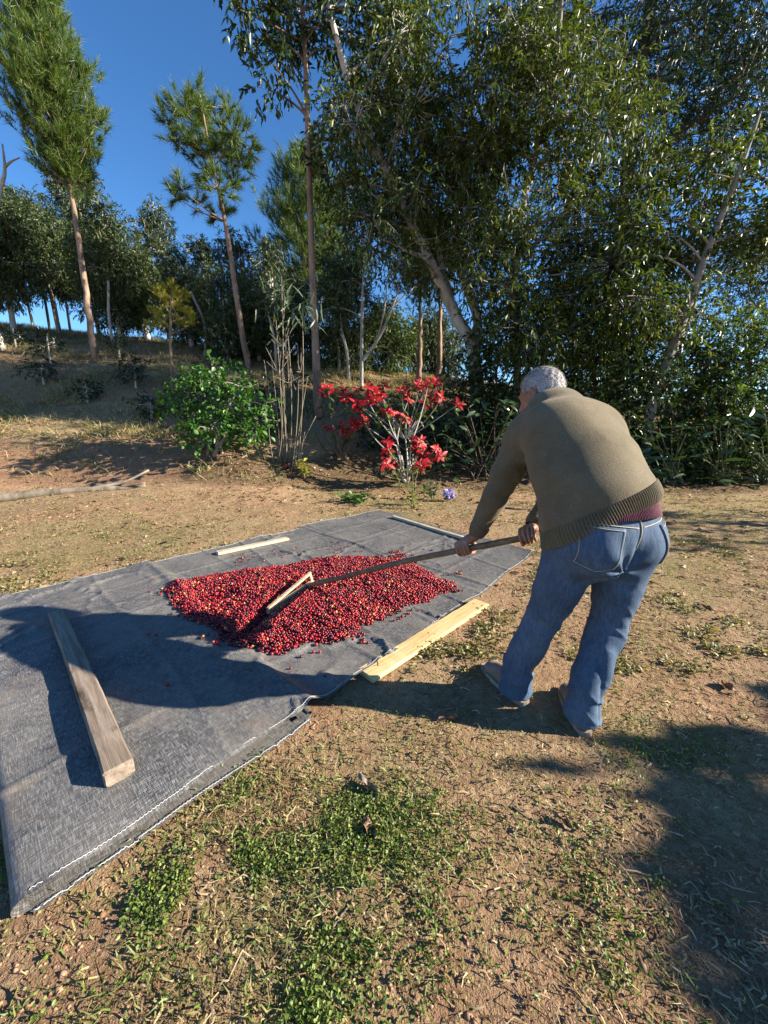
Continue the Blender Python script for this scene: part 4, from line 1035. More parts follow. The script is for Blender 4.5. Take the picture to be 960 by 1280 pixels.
# shoes
def shoe(name, heel, toe, label=None):
    heel = vec(*heel, 0); toe = vec(*toe, 0); f = unit(toe - heel); L = np.linalg.norm(toe - heel); rt = vec(f[1], -f[0], 0)
    gz = float(ground_h(np.array([heel[0]]), np.array([heel[1]]))[0])
    def q(a, b, c): return heel + f * a * L + rt * b + vec(0, 0, c + gz)
    def up_sdf(P):
        d = seg_sweep(P, [q(.16, 0, .052), q(.45, 0, .050), q(.80, .0, .042)], [.040, .043, .045], [.040, .042, .030], rt)
        d = smin(d, seg_sweep(P, [q(.17, 0, .05), q(.20, 0, .105)], [.040, .042]), .02)
        d = smin(d, seg_sweep(P, [q(.30, 0, .09), q(.62, 0, .058)], [.034, .030]), .02)
        return np.maximum(d, (.020 + gz) - P[:, 2])
    lo = np.minimum(heel, toe) - .09; hi = np.maximum(heel, toe) + .09; lo[2] = gz - .01; hi[2] = gz + .17
    sv, sf = surface_nets(up_sdf, lo, hi, .0045)
    s = part(name, MB().add(sv, [sf]), M['suede'], man)
    ang = np.linspace(0, 2 * math.pi, 40, endpoint=False); out = []
    for a in ang:
        x = .5 + .5 * math.cos(a); w = .046 * (abs(math.sin(a)) ** .55) * (.86 + .2 * x) * np.sign(math.sin(a) + 1e-9); out.append((x, w))
    V = [q(x * 1.02 - .01, w * 1.02, z) for z in (.001, .024) for x, w in out]; k = len(out)
    Q = np.array([[i, (i + 1) % k, k + (i + 1) % k, k + i] for i in range(k)])
    so = add_obj('sole', make_mesh('sole', np.array(V) - MAN, [Q, np.array([list(range(k))[::-1]]), np.array([[k + i for i in range(k)]])], False), M['sole'], s)
    return s
t = NT('shoe_suede'); v = t.coords('Object'); n1 = t.noise(v, 18, 5); M['suede'] = t.done(t.pbr(t.ramp(n1, [(.3, (.16, .118, .088)), (.7, (.29, .225, .172))]), .9, t.bump(t.noise(v, 160, 3), .3, .002), .15))
t = NT('shoe_sole'); v = t.coords('Object'); M['sole'] = t.done(t.pbr(t.ramp(t.noise(v, 40, 4), [(.3, (.20, .15, .11)), (.7, (.36, .29, .22))]), .85))
shoe('shoe', (.636, 1.475), (.525, 1.765)); shoe('shoe', (.818, 1.305), (.862, 1.59))

# ---------------------------------------------------------------- plants: materials
M['bark_pine'] = bark_mat('pine_bark', (.10, .062, .042), (.26, .175, .125), (.36, .255, .185), .3, 16, .8)
M['bark_pale'] = bark_mat('pale_bark', (.20, .165, .125), (.42, .375, .31), (.55, .51, .44), .3, 10)
M['bark_grey'] = bark_mat('grey_bark', (.10, .085, .065), (.22, .19, .155), (.32, .285, .24), .3, 14)
M['bark_dark'] = bark_mat('dark_bark', (.045, .034, .024), (.10, .078, .056), (.16, .125, .09), .3, 14)
M['stem_green'] = bark_mat('green_stem', (.09, .10, .035), (.18, .19, .08), (.26, .25, .13), .3, 20, .2)
M['leaf_olive'] = leaf_mat('olive_lance_leaf', [(.020, .034, .007), (.042, .066, .012), (.085, .115, .018), (.052, .078, .013), (.16, .18, .03)], .45, .25, .4)
M['leaf_deep'] = leaf_mat('deep_green_leaf', [(.012, .026, .007), (.026, .050, .012), (.048, .082, .017), (.033, .060, .012), (.085, .115, .022)], .40, .18, .45)
M['leaf_lime'] = leaf_mat('fresh_green_leaf', [(.026, .052, .010), (.052, .092, .016), (.09, .135, .024), (.17, .20, .04)], .4, .3)
M['leaf_shaded'] = leaf_mat('shaded_feathery_leaf', [(.010, .022, .010), (.020, .038, .014), (.036, .060, .020), (.018, .034, .014)], .45, .18, .4)  # dark tones carry the shade and backlight on the canopy tree
M['leaf_euca'] = leaf_mat('grey_green_leaf', [(.030, .052, .026), (.060, .090, .045), (.100, .130, .070), (.045, .075, .030), (.13, .14, .06)], .45, .2)
M['leaf_dull'] = leaf_mat('dull_green_leaf', [(.024, .044, .016), (.048, .078, .026), (.085, .12, .036), (.10, .11, .04)], .45, .2)  # dull green, varied from leaf to leaf
M['leaf_coffee'] = leaf_mat('coffee_leaf', [(.010, .022, .010), (.022, .040, .014), (.04, .06, .02)], .3, .12, .6)
M['needle'] = leaf_mat('pine_needle', [(.030, .060, .012), (.056, .102, .016), (.095, .145, .022), (.15, .19, .03)], .5, .25, .4)
M['needle_yellow'] = leaf_mat('yellow_green_needle', [(.20, .20, .02), (.34, .31, .03), (.44, .38, .05), (.26, .27, .03)], .5, .25, .4)
M['leaf_bright'] = leaf_mat('bright_green_leaf', [(.022, .070, .010), (.045, .13, .016), (.08, .19, .026), (.032, .095, .014)], .45, .3)
M['leaf_glossy'] = leaf_mat('glossy_leaf', [(.020, .045, .016), (.040, .075, .026), (.065, .105, .036)], .26, .12, .7)
M['leaf_yellow'] = leaf_mat('yellow_leaf', [(.30, .26, .04), (.42, .36, .06), (.22, .24, .04)], .5, .3)
M['leaf_maroon'] = leaf_mat('maroon_leaf', [(.09, .012, .02), (.16, .02, .035)], .5, .2)
M['bract'] = leaf_mat('red_bract', [(.24, .005, .010), (.38, .009, .016), (.50, .016, .022)], .5, .25, .3, 1.3, (1, .4, .4))
M['cyathium'] = leaf_mat('cyathium', [(.42, .34, .05), (.30, .32, .06)], .5, 0)
M['petal_lilac'] = leaf_mat('lilac_petal', [(.30, .26, .58), (.42, .36, .70), (.52, .46, .78)], .6, .25, .3, 1.2, (1, 1, 1))
M['dry_stem'] = bark_mat('dry_cane', (.10, .078, .052), (.20, .165, .115), (.30, .255, .19), .2, 20, .3)

def sphere_pts(rg, n, power=.45):
    d = rg.normal(size=(n, 3)); d = unit(d); return d * rg.random((n, 1)) ** power, d
class Crown:
    def __init__(s): s.mb = MB(); s.wood = MB(); s.count = 0
    def clump(s, c, r, nspray, k, L, W, rg, droop=.35, squash=.85, spray=.30, shell=.4, twig=.25, big=False, spread=.9):
        c = np.asarray(c, float)
        q, d = sphere_pts(rg, nspray, shell); o = c + q * r * np.array([1, 1, squash])
        sd = unit(d * .8 + rg.normal(0, .5, (nspray, 3)) + np.array([0, 0, .15 - droop * .6])); sl = spray * rg.uniform(.6, 1.3, nspray)
        tt = np.linspace(.15, 1, k)
        pos = (o[:, None] + sd[:, None] * (sl[:, None] * tt)[..., None] - np.array([0, 0, 1.0]) * (droop * sl[:, None] * tt ** 2 * .5)[..., None]).reshape(-1, 3)
        n = len(pos); dirs = unit(np.repeat(sd, k, 0) * .7 + rg.normal(0, spread * .6, (n, 3)) - np.array([0, 0, droop]))
        nr = unit(rg.normal(0, .55, (n, 3)) + np.array([0, 0, 1.0]))
        LL = L * rg.uniform(.65, 1.25, n); WW = W * rg.uniform(.7, 1.25, n)
        s.mb.add(*(leaf_big if big else leaf_diamond)(pos, dirs, nr, LL, WW)); s.count += n
        kt = int(nspray * twig)
        for i in range(kt): s.wood.add(*tube(np.stack([c + q[i] * r * .35, o[i], o[i] + sd[i] * sl[i]]), [.009, .006, .003], 3, False))
def limb(wood, a, c, r0, rg, n=6, sides=6):
    a = np.asarray(a, float); c = np.asarray(c, float); m = (a + c) / 2 + rg.normal(0, .10, 3) * np.linalg.norm(c - a) + np.array([0, 0, .12 * np.linalg.norm(c - a)])
    wood.add(*tube(bez(a, m, c, n), np.linspace(r0, max(r0 * .3, .006), n), sides, False))
def broad_tree(name, label, base, trunks, clumps, leaf, bark, P, seed, group=None, cat='tree', limb_f=.38):
    """trunks: [(points, radii)], clumps: [(centre, r)]; P: spray parameters per square metre of clump"""
    rg = np.random.default_rng(seed); cr = Crown(); pts = []; rad_ = []
    for p, r in trunks:
        sp = smooth_path(p, 22); rr = np.interp(np.linspace(0, 1, 22), np.linspace(0, 1, len(r)), r)
        cr.wood.add(*tube(sp, rr, 10, True, .14, seed)); pts.append(sp); rad_.append(rr)
    pts = np.concatenate(pts); rad_ = np.concatenate(rad_)
    for c, r in clumps:
        c = np.asarray(c, float); d = np.linalg.norm(pts - c, axis=1) + np.maximum(0, pts[:, 2] - c[2] + .15 * r) * 2.5 + rg.random(len(pts)) * .15
        i = int(np.argmin(d)); limb(cr.wood, pts[i], c, max(.012, rad_[i] * limb_f), rg)
        ns = max(8, int(P['dens'] * r * r)); kw = {k: v for k, v in P.items() if k != 'dens'}
        cr.clump(c, r, ns, rg=rg, **kw)
    root = thing(name, label, cat, base, group)
    part('trunk', cr.wood, bark, root); part('crown', cr.mb, leaf, root)
    return root
def pxclumps(lst):                                    # (px, py, depth, radius in px) -> centre and radius in metres
    out = []
    for px, py, Y, rp in lst:
        c = at_depth(px, py, Y); Z = Y * CP - (c[2] - H) * SP; out.append((c, rp / FPX * Z))
    return out
def fill(polypx, n, Ylo, Yhi, rlo, rhi, seed, avoid=()):
    rg = np.random.default_rng(seed); P = np.array(polypx, float); lo, hi = P.min(0), P.max(0); out = []; tries = 0
    while len(out) < n and tries < 20000:
        tries += 1; x = rg.uniform(lo[0], hi[0]); y = rg.uniform(lo[1], hi[1])
        if poly_sd(np.array([x]), np.array([y]), P)[0] < 0: continue
        if any(math.hypot((x - a) / rx, (y - b) / ry) < 1 for a, b, rx, ry in avoid): continue
        r = rg.uniform(rlo, rhi)
        if any(math.hypot(x - q[0], y - q[1]) < .55 * min(r, q[3]) for q in out[-40:]): continue
        out.append((x, y, rg.uniform(Ylo, Yhi), r))
    return pxclumps(out)

# ---------------------------------------------------------------- big broadleaf trees behind the man
lance = dict(dens=250, k=9, L=.125, W=.040, droop=.5, spray=.30)
Yc = 9.6; base = gp(598, Yc)
AV = [(562, 408, 26, 26), (575, 60, 18, 40), (690, 336, 14, 20), (905, 300, 22, 16), (870, 165, 14, 10)]
tr = [([base, at_depth(592, 440, Yc), at_depth(572, 400, Yc), at_depth(549, 350, Yc), at_depth(500, 250, Yc - .1), at_depth(446, 132, Yc - .3), at_depth(416, 30, Yc - .5), at_depth(411, 0, Yc - .6)], [.17, .15, .13, .115, .095, .075, .05, .02]),
      ([at_depth(592, 442, Yc), at_depth(597, 400, Yc + .1), at_depth(577, 340, Yc), at_depth(570, 290, Yc), at_depth(585, 180, Yc), at_depth(600, 40, Yc)], [.13, .11, .09, .075, .055, .03]),
      ([at_depth(572, 402, Yc), at_depth(560, 360, Yc + .2), at_depth(545, 300, Yc + .3), at_depth(520, 200, Yc + .2)], [.08, .07, .06, .03])]
cl = fill([(412, 185), (420, 130), (470, 60), (480, -15), (640, -20), (640, 330), (600, 330), (540, 345), (470, 330), (430, 290), (415, 240)], 62, 8.4, 10.6, 22, 42, 11, AV + [(430, 60, 40, 55)])
broad_tree('forked_tree', 'tall pale-barked forked tree with drooping narrow leaves behind the poinsettia', base, tr, cl, M['leaf_olive'], M['bark_pale'], lance, 11)

Yd = 8.9; base = gp(646, Yd)
tr = [([base, at_depth(646, 440, Yd), at_depth(642, 360, Yd), at_depth(655, 250, Yd), at_depth(690, 120, Yd), at_depth(705, -40, Yd)], [.085, .075, .07, .06, .045, .03])]
cl = fill([(600, 60), (620, 20), (700, 10), (800, 60), (830, 180), (820, 330), (780, 440), (700, 470), (620, 450), (600, 300)], 74, 8.0, 10.2, 22, 40, 12, AV)
broad_tree('broadleaf_tree', 'dense olive-green broadleaf tree with one slim straight trunk above the man', base, tr, cl, M['leaf_olive'], M['bark_grey'], lance, 12)

Ye = 8.4; base = gp(806, Ye)
tr = [([base, at_depth(815, 505, Ye), at_depth(850, 410, Ye), at_depth(883, 315, Ye), at_depth(918, 230, Ye), at_depth(950, 140, Ye)], [.11, .10, .085, .07, .05, .03]),
      ([at_depth(838, 450, Ye), at_depth(868, 380, Ye + .5), at_depth(880, 300, Ye + .7), at_depth(872, 230, Ye + .8)], [.05, .045, .035, .02])]
cl = fill([(770, 240), (850, 180), (960, 170), (1040, 200), (1040, 330), (960, 330), (900, 300), (880, 380), (800, 440), (760, 380)], 40, 7.8, 9.8, 22, 40, 13, AV)
broad_tree('leaning_tree', 'broadleaf tree with a slanting grey trunk beside the hedge', base, tr, cl, M['leaf_olive'], M['bark_grey'], dict(lance, dens=160, L=.13, W=.05), 13)

Yf = 12.2; base = gp(770, Yf)
tr = [([base, at_depth(765, 400, Yf), at_depth(780, 250, Yf), at_depth(800, 100, Yf), at_depth(820, -60, Yf)], [.22, .2, .17, .13, .08]),
      ([at_depth(780, 250, Yf), at_depth(830, 180, Yf - .5), at_depth(920, 120, Yf - 1)], [.12, .09, .04]), ([at_depth(790, 180, Yf), at_depth(730, 90, Yf), at_depth(670, 30, Yf)], [.1, .07, .03])]
cl = fill([(600, -18), (1000, -18), (1000, 240), (960, 230), (880, 215), (830, 215), (780, 120), (640, 70), (600, 30)], 54, 10.5, 13, 22, 40, 14, [(870, 165, 18, 14), (610, 40, 30, 30)])
broad_tree('dark_canopy_tree', 'huge feathery-leaved tree with shade put into its leaf colour, rising behind and above the other trees', base, tr, cl, M['leaf_shaded'], M['bark_dark'], dict(dens=150, k=12, L=.12, W=.036, droop=.25, spray=.5, squash=.55, spread=.5), 14)

Yg = 13.5; base = gp(985, Yg)
tr = [([base, at_depth(975, 420, Yg), at_depth(965, 330, Yg), at_depth(960, 250, Yg)], [.16, .14, .1, .05])]
cl = fill([(885, 300), (960, 270), (1060, 250), (1060, 480), (960, 470), (890, 440)], 34, 12.5, 15, 18, 32, 15)
broad_tree('layered_tree', 'grey-green tree with layered boughs seen beyond the slanting trunk', base, tr, cl, M['leaf_euca'], M['bark_grey'], dict(dens=160, k=11, L=.12, W=.04, droop=.2, spray=.5, squash=.4), 15)

# slender tree whose high crown overhangs the clearing
Ya = 9.5; base = gp(398, Ya)
tr = [([base, at_depth(394, 420, Ya), at_depth(390, 330, Ya), at_depth(386, 200, Ya), at_depth(382, 80, Ya), at_depth(378, 0, Ya), at_depth(372, -80, Ya)], [.115, .078, .068, .058, .048, .04, .025])]
cl = pxclumps([(300, 12, 9, 22), (325, 40, 9.2, 26), (345, 85, 9.0, 24), (335, 112, 9.2, 17), (365, 20, 9.5, 34), (400, 20, 9.6, 36), (430, 10, 9.2, 30), (375, -30, 9.5, 40), (320, -25, 9.2, 34), (440, 45, 9.8, 22), (465, 20, 9.5, 26), (500, -10, 9.6, 30), (368, 60, 9.8, 22), (420, 62, 9.4, 16), (290, -20, 9, 20), (352, 50, 9.6, 20), (406, 205, 9.45, 9), (395, 180, 9.5, 7)])
broad_tree('slender_tree', 'slender straight tree with a dark leafy crown high over the clearing', base, tr, cl, M['leaf_deep'], M['bark_pine'], dict(lance, dens=150, L=.17, W=.062, k=7, droop=.45), 16, limb_f=.5)

# small white-branched tree
Yi = 12.0; base = gp(452, Yi)
tr = [([base, at_depth(452, 440, Yi), at_depth(453, 380, Yi), at_depth(455, 330, Yi)], [.06, .05, .04, .02]), ([at_depth(452, 452, Yi), at_depth(475, 420, Yi), at_depth(492, 380, Yi), at_depth(502, 350, Yi)], [.045, .04, .03, .015]),
      ([at_depth(472, 425, Yi), at_depth(480, 390, Yi), at_depth(484, 350, Yi)], [.03, .025, .012]), ([at_depth(490, 385, Yi), at_depth(505, 370, Yi), at_depth(515, 362, Yi)], [.025, .02, .01])]
cl = pxclumps([(440, 350, 12, 22), (470, 335, 12.2, 22), (500, 345, 12, 18), (425, 385, 12.3, 22), (455, 310, 12, 20), (490, 440, 13, 24), (520, 360, 12.5, 14)])
broad_tree('white_branched_tree', 'small tree with thin whitish forking branches left of the poinsettia', base, tr, cl, M['leaf_dull'], M['bark_pale'], dict(lance, dens=75, L=.12, W=.05), 17)

# ---------------------------------------------------------------- pines
def pine(name, label, base, top, r0, start, rmax, nwh, seed, mat='needle', lean=None, needles=34, shape=None, up=.55, nl=.22, group=None, skip=.0, upd=.75):
    rg = np.random.default_rng(seed); base = np.array(base); top = np.array(top); wood = MB(); mb = MB()
    t = np.linspace(0, 1, 26)[:, None]; bow = np.array([.05, 0, 0]) * np.linalg.norm(top - base) * .3
    axis = base + (top - base) * t + bow * np.sin(t * math.pi) + rg.normal(0, .012, (26, 3)) * [1, 1, 0]
    wood.add(*tube(axis, r0 * (1 - .85 * t[:, 0] ** .9), 10, True, .22, seed)); Ht = np.linalg.norm(top - base)
    O = []; D = []
    for w in range(nwh):
        f = start + (1 - start) * (w + .3) / nwh; c = base + (top - base) * f + bow * math.sin(f * math.pi); g = (f - start) / (1 - start)
        ln = rmax * (shape(g) if shape else math.sin(math.pi * (0.18 + .74 * g)) ** .8)
        nb = rg.integers(4, 7); a0 = rg.uniform(0, 6.28)
        for b in range(nb):
            if rg.random() < skip: continue
            a = a0 + b * 6.283 / nb + rg.normal(0, .25); l = ln * rg.uniform(.65, 1.15)
            e = np.array([math.cos(a), math.sin(a), 0]); tip = c + e * l + np.array([0, 0, up * l * rg.uniform(.6, 1.3)]); m = c + e * l * .6 + np.array([0, 0, up * l * .15])
            pth = bez(c, m, tip, 7); wood.add(*tube(pth, np.linspace(r0 * .20 * (1.2 - g), .008, 7), 5, False))
            nt = max(8, int(l * 20))
            for q in range(nt):
                s = 1 - .78 * (q / nt) ** 1.15; p = bez(c, m, tip, 30)[int(s * 29)]; dr = unit(tip - m)
                side = rg.normal(0, .14 + .10 * l * (1 - s), 3) + np.array([0, 0, .05]); O.append(p + side); D.append(unit(dr * .7 + unit(side) * .6 + np.array([0, 0, upd]) + rg.normal(0, .2, 3)))
    for _ in range(10): O.append(top + rg.normal(0, .10, 3)); D.append(unit(np.array([0, 0, 1]) + rg.normal(0, .3, 3)))
    O = np.array(O); D = np.array(D); n = len(O); k = needles
    dd = unit(np.repeat(D, k, 0) + rg.normal(0, .55, (n * k, 3))); o = np.repeat(O, k, 0) + np.repeat(D, k, 0) * rg.uniform(-.12, .16, (n * k, 1)); L = (nl * rg.uniform(.6, 1.2, n * k))[:, None]
    sd_ = unit(np.cross(dd, rg.normal(size=(n * k, 3)))) * .0075
    mb.add(np.stack([o - sd_, o + sd_, o + dd * L], 1).reshape(-1, 3), [np.arange(n * k * 3).reshape(-1, 3)])
    root = thing(name, label, 'pine tree', base, group); part('trunk', wood, M['bark_pine'], root); part('crown', mb, M[mat], root); return root
def pine_lobes(name, label, base, trunk_px, r0, lobes, Y, seed, mat='needle', needles=60, nl=.22, dens=150, upd=.5, cat='pine tree', lo=-.12):
    rg = np.random.default_rng(seed); wood = MB(); mb = MB(); base = np.array(base)
    axis = smooth_path([base - [0, 0, .1]] + [at_depth(px, py, Y) for px, py in trunk_px], 30); rr = np.linspace(r0, r0 * .15, 30)
    wood.add(*tube(axis, rr, 10, True, .22, seed)); O = []; D = []
    for (c, r), (px, py, yy, rp) in zip(pxclumps(lobes), lobes):
        k = int(np.argmin(np.linalg.norm(axis - c, axis=1) + np.maximum(0, axis[:, 2] - c[2] + .25) * 3)); m = (axis[k] + c) / 2 - [0, 0, .12 * np.linalg.norm(c - axis[k])]
        wood.add(*tube(bez(axis[k], m, c, 8), np.linspace(max(.012, rr[k] * .4), .008, 8), 6, False))
        n = max(8, int(dens * r * r)); q, d = sphere_pts(rg, n, .5); o = c + q * r * np.array([1, 1, .8]); O.append(o); D.append(unit(d * .8 + [0, 0, upd] + rg.normal(0, .2, (n, 3))))
        for i in range(min(n, 8)): wood.add(*tube(np.stack([c, o[i]]), [.007, .003], 3, False))
    O = np.concatenate(O); D = np.concatenate(D); n = len(O); k = needles
    dd = unit(np.repeat(D, k, 0) + rg.normal(0, .5, (n * k, 3))); o = np.repeat(O, k, 0) + np.repeat(D, k, 0) * rg.uniform(lo, .10, (n * k, 1)); L = (nl * rg.uniform(.6, 1.2, n * k))[:, None]
    sd_ = unit(np.cross(dd, rg.normal(size=(n * k, 3)))) * .0065
    mb.add(np.stack([o - sd_, o + sd_, o + dd * L], 1).reshape(-1, 3), [np.arange(n * k * 3).reshape(-1, 3)])
    root = thing(name, label, cat, base); part('trunk', wood, M['bark_pine'], root); part('crown', mb, M[mat], root); return root
Y1 = 12.6; b = gp(118, Y1); tp = at_depth(38, -22, Y1 + .1)
pine('pine_tree', 'tall pine with a long bare trunk and dense bushy crown on the slope', b, tp, .10, .50, 1.05, 18, 21, needles=56, up=.62, nl=.24, shape=lambda g: (.55 + .75 * g * 1.6 if g < .25 else 1.0 - .75 * ((g - .25) / .75) ** 1.6))
Y2 = 13; rl = np.random.default_rng(222)
L2 = [(232, 140, 22), (212, 152, 15), (246, 114, 13), (262, 152, 22), (284, 134, 12), (292, 166, 18), (311, 186, 16), (300, 206, 16), (270, 192, 22), (245, 180, 18), (224, 172, 15), (228, 236, 13), (245, 251, 12), (272, 232, 18), (292, 226, 13), (279, 262, 12), (257, 214, 14), (220, 246, 8), (268, 273, 8), (248, 150, 16), (238, 122, 10), (286, 186, 16)]
pine_lobes('pine_tree', 'pine with an open ragged crown of separate tufts on a thin leaning trunk', gp(312, Y2), [(300, 400), (290, 330), (280, 270), (268, 215), (258, 165), (250, 118)], .10, [(x, y, Y2 + rl.uniform(-.9, .9), r * 1.22) for x, y, r in L2], Y2, 22, needles=64, nl=.25, dens=100, upd=.45)
Y3 = 18; b = gp(392, Y3); tp = at_depth(379, 190, Y3)
pine('pine_tree', 'young full pine with upswept boughs standing behind the slender tree trunk', b, tp, .13, .30, 2.1, 13, 23, needles=38, up=.5, nl=.30, shape=lambda g: 1.15 * (1 - g) ** .55)
for px, tpx, tpy, yy, sd in ((523, 522, 300, 13.5, 24), (548, 547, 280, 14.5, 25)):
    pine('pine_tree', 'dark thin pine trunk seen through the gap beside the forked tree', gp(px, yy), at_depth(tpx, tpy, yy), .11, .62, .9, 6, sd, needles=26, group='dark pines in the gap')
Ym = 11.6
L5 = [(200, 368, 7), (214, 360, 7), (228, 370, 7), (208, 382, 6), (236, 392, 7), (241, 402, 5), (194, 392, 6), (222, 384, 6), (203, 400, 5), (226, 404, 6), (190, 405, 5), (216, 372, 6), (218, 396, 5)]
pine_lobes('pine_sapling', 'small yellow-green pine sapling lit by the sun on the slope', gp(214, Ym), [(213, 430), (213, 400), (214, 375), (214, 358)], .045, [(x, y, Ym + rl.uniform(-.4, .4), r * 1.1) for x, y, r in L5], Ym, 26, 'needle_yellow', 46, .12, 420, .6, 'pine tree', -.05)

# ---------------------------------------------------------------- eucalyptus row along the crest
def euca(name, label, base, top, hw, seed, leaf, start=.25, n=62, group=None, dens=150, bark='bark_pale', L=.14, W=.040, r0=.09, column=False):
    rg = np.random.default_rng(seed); base = np.array(base); top = np.array(top); Ht = top[2] - base[2]; cl = []
    for i in range(n):
        g = rg.random(); f = start + (1 - start) * g
        ww = hw * (1.0 if not column else .8) * (math.sin(math.pi * (.16 + .80 * g ** .9)) ** .8); a = rg.uniform(0, 6.28); rr = ww * math.sqrt(rg.random()) * .8
        c = base + (top - base) * f + np.array([math.cos(a) * rr, math.sin(a) * rr, 0]); cl.append((c, rg.uniform(.42, .72) * (1.1 - .45 * g) * max(.6, hw / 1.2)))
    tr = [([base, base + (top - base) * .35 + rg.normal(0, .06, 3), base + (top - base) * .7 + rg.normal(0, .06, 3), top], [r0, r0 * .8, r0 * .5, .012])]
    return broad_tree(name, label, base, tr, cl, leaf, M[bark], dict(dens=dens, k=9, L=L, W=W, droop=.45, spray=.26, twig=.1), seed, group)
eu = 'young eucalyptus trees along the crest'
EU_LABELS = ['broad dull green tree on the crest next to the bare white dead tree', 'dull green tree on the crest between the broad tree and the tall bushy pine', 'tallest silvery eucalyptus, rising behind the bushy crown of the tall pine', 'wide dull green tree behind the bare trunk of the tall bushy pine',
    'narrow silvery eucalyptus with a pointed top behind the yellow-green sapling', 'silvery eucalyptus between the yellow-green sapling and the leaning ragged pine', 'silvery eucalyptus directly behind the thin leaning pine trunk', 'silvery eucalyptus between the leaning ragged pine and the slender tree', 'dull green tree behind the small white-branched tree',
    'low dull green tree next to the yellow-green sapling', 'dull green tree between the tall bushy pine and the yellow-green sapling', 'low dull green tree beside the leaning pine, behind the dry canes', 'sunlit light green young tree seen through the gap behind the poinsettia', 'dull green tree behind the trunk of the slender tree',
    'dull green tree just beyond the bare white dead tree', 'silvery eucalyptus well beyond the bare white dead tree', 'silvery eucalyptus behind the two dark pine trunks', 'smallest dull green tree, at the foot of the thin leaning pine']
for i, (px, ty, Y, hwp, st, sd, lf, n) in enumerate([(18, 238, 14.6, 58, .34, 31, 'leaf_dull', 64), (74, 252, 16.5, 44, .36, 32, 'leaf_dull', 50), (124, 196, 18.5, 42, .3, 33, 'leaf_euca', 60), (152, 264, 14.8, 46, .24, 34, 'leaf_dull', 64),
        (212, 252, 17.0, 34, .2, 35, 'leaf_euca', 52), (262, 298, 17.0, 32, .18, 36, 'leaf_euca', 46), (302, 292, 18.0, 36, .18, 37, 'leaf_euca', 50), (346, 305, 16.0, 34, .15, 38, 'leaf_euca', 46), (428, 318, 14.0, 46, .15, 39, 'leaf_dull', 56),
        (240, 335, 14.3, 38, .16, 40, 'leaf_dull', 44), (186, 325, 15.6, 38, .2, 41, 'leaf_dull', 44), (325, 350, 14.2, 36, .15, 42, 'leaf_dull', 44), (480, 385, 15.5, 42, .12, 43, 'leaf_lime', 44), (376, 350, 14.8, 32, .15, 44, 'leaf_dull', 40),
        (-45, 245, 15, 50, .25, 45, 'leaf_dull', 32), (-110, 235, 16, 50, .25, 46, 'leaf_euca', 30), (540, 400, 17, 44, .1, 47, 'leaf_euca', 40), (285, 372, 13.6, 28, .2, 48, 'leaf_dull', 30)]):
    b = gp(px, Y); t_ = at_depth(px, ty, Y); t_ = np.array([b[0], Y, t_[2]]); Z = Y * CP - (t_[2] - H) * SP
    lab = EU_LABELS[i]
    euca('hillside_tree', lab, b, t_, hwp / FPX * Z, sd, M[lf], st, n, eu if lf != 'leaf_lime' else None)
for px, Y, h_, sd in ((42, 16.5, 2.4, 1), (62, 17, 2.6, 2), (88, 17.5, 2.6, 3), (74, 15.8, 2.2, 4), (142, 13.8, 2.0, 5), (256, 13.4, 1.9, 6), (345, 13.2, 1.8, 7), (424, 13.4, 1.8, 8), (436, 12.8, 1.5, 9)):
    rg = np.random.default_rng(sd + 400); b = gp(px, Y); p = smooth_path([b - [0, 0, .1], b + [rg.normal(0, .06), 0, h_ * .5], b + [rg.normal(-.12, .12), 0, h_]], 12)
    root = thing('sapling_trunk', 'thin bare sapling trunk between the trees of the crest', 'sapling', b, 'thin bare trunks on the crest'); part('trunk', MB().add(*tube(p, np.linspace(.05, .035, 12), 8, True, .2, sd)), M['bark_pale' if sd % 2 else 'bark_grey'], root)
    cr = Crown(); cr.clump(b + [0, 0, h_ + .35], .55, 45, 8, .12, .034, rg, twig=.3); part('crown', cr.mb, M['leaf_dull'], root); part('twigs', cr.wood, M['bark_grey'], root)

# dead white tree at the edge of the slope
Yx = 13.5; b = gp(-30, Yx); pth = smooth_path([b, at_depth(-12, 320, Yx), at_depth(-2, 245, Yx), at_depth(6, 215, Yx), at_depth(3, 180, Yx)], 18)
mb = MB().add(*tube(pth, np.linspace(.11, .02, 18), 8, True, .1, 3)); mb.add(*tube(smooth_path([at_depth(5, 210, Yx), at_depth(14, 202, Yx), at_depth(25, 197, Yx)], 8), np.linspace(.04, .012, 8), 6))
mb.add(*tube(smooth_path([at_depth(-3, 250, Yx), at_depth(-14, 215, Yx), at_depth(-16, 180, Yx)], 8), np.linspace(.05, .012, 8), 6))
solo('dead_tree', mb, M['bark_pale'], 'bare white dead tree with few branches against the sky', 'dead tree', b)

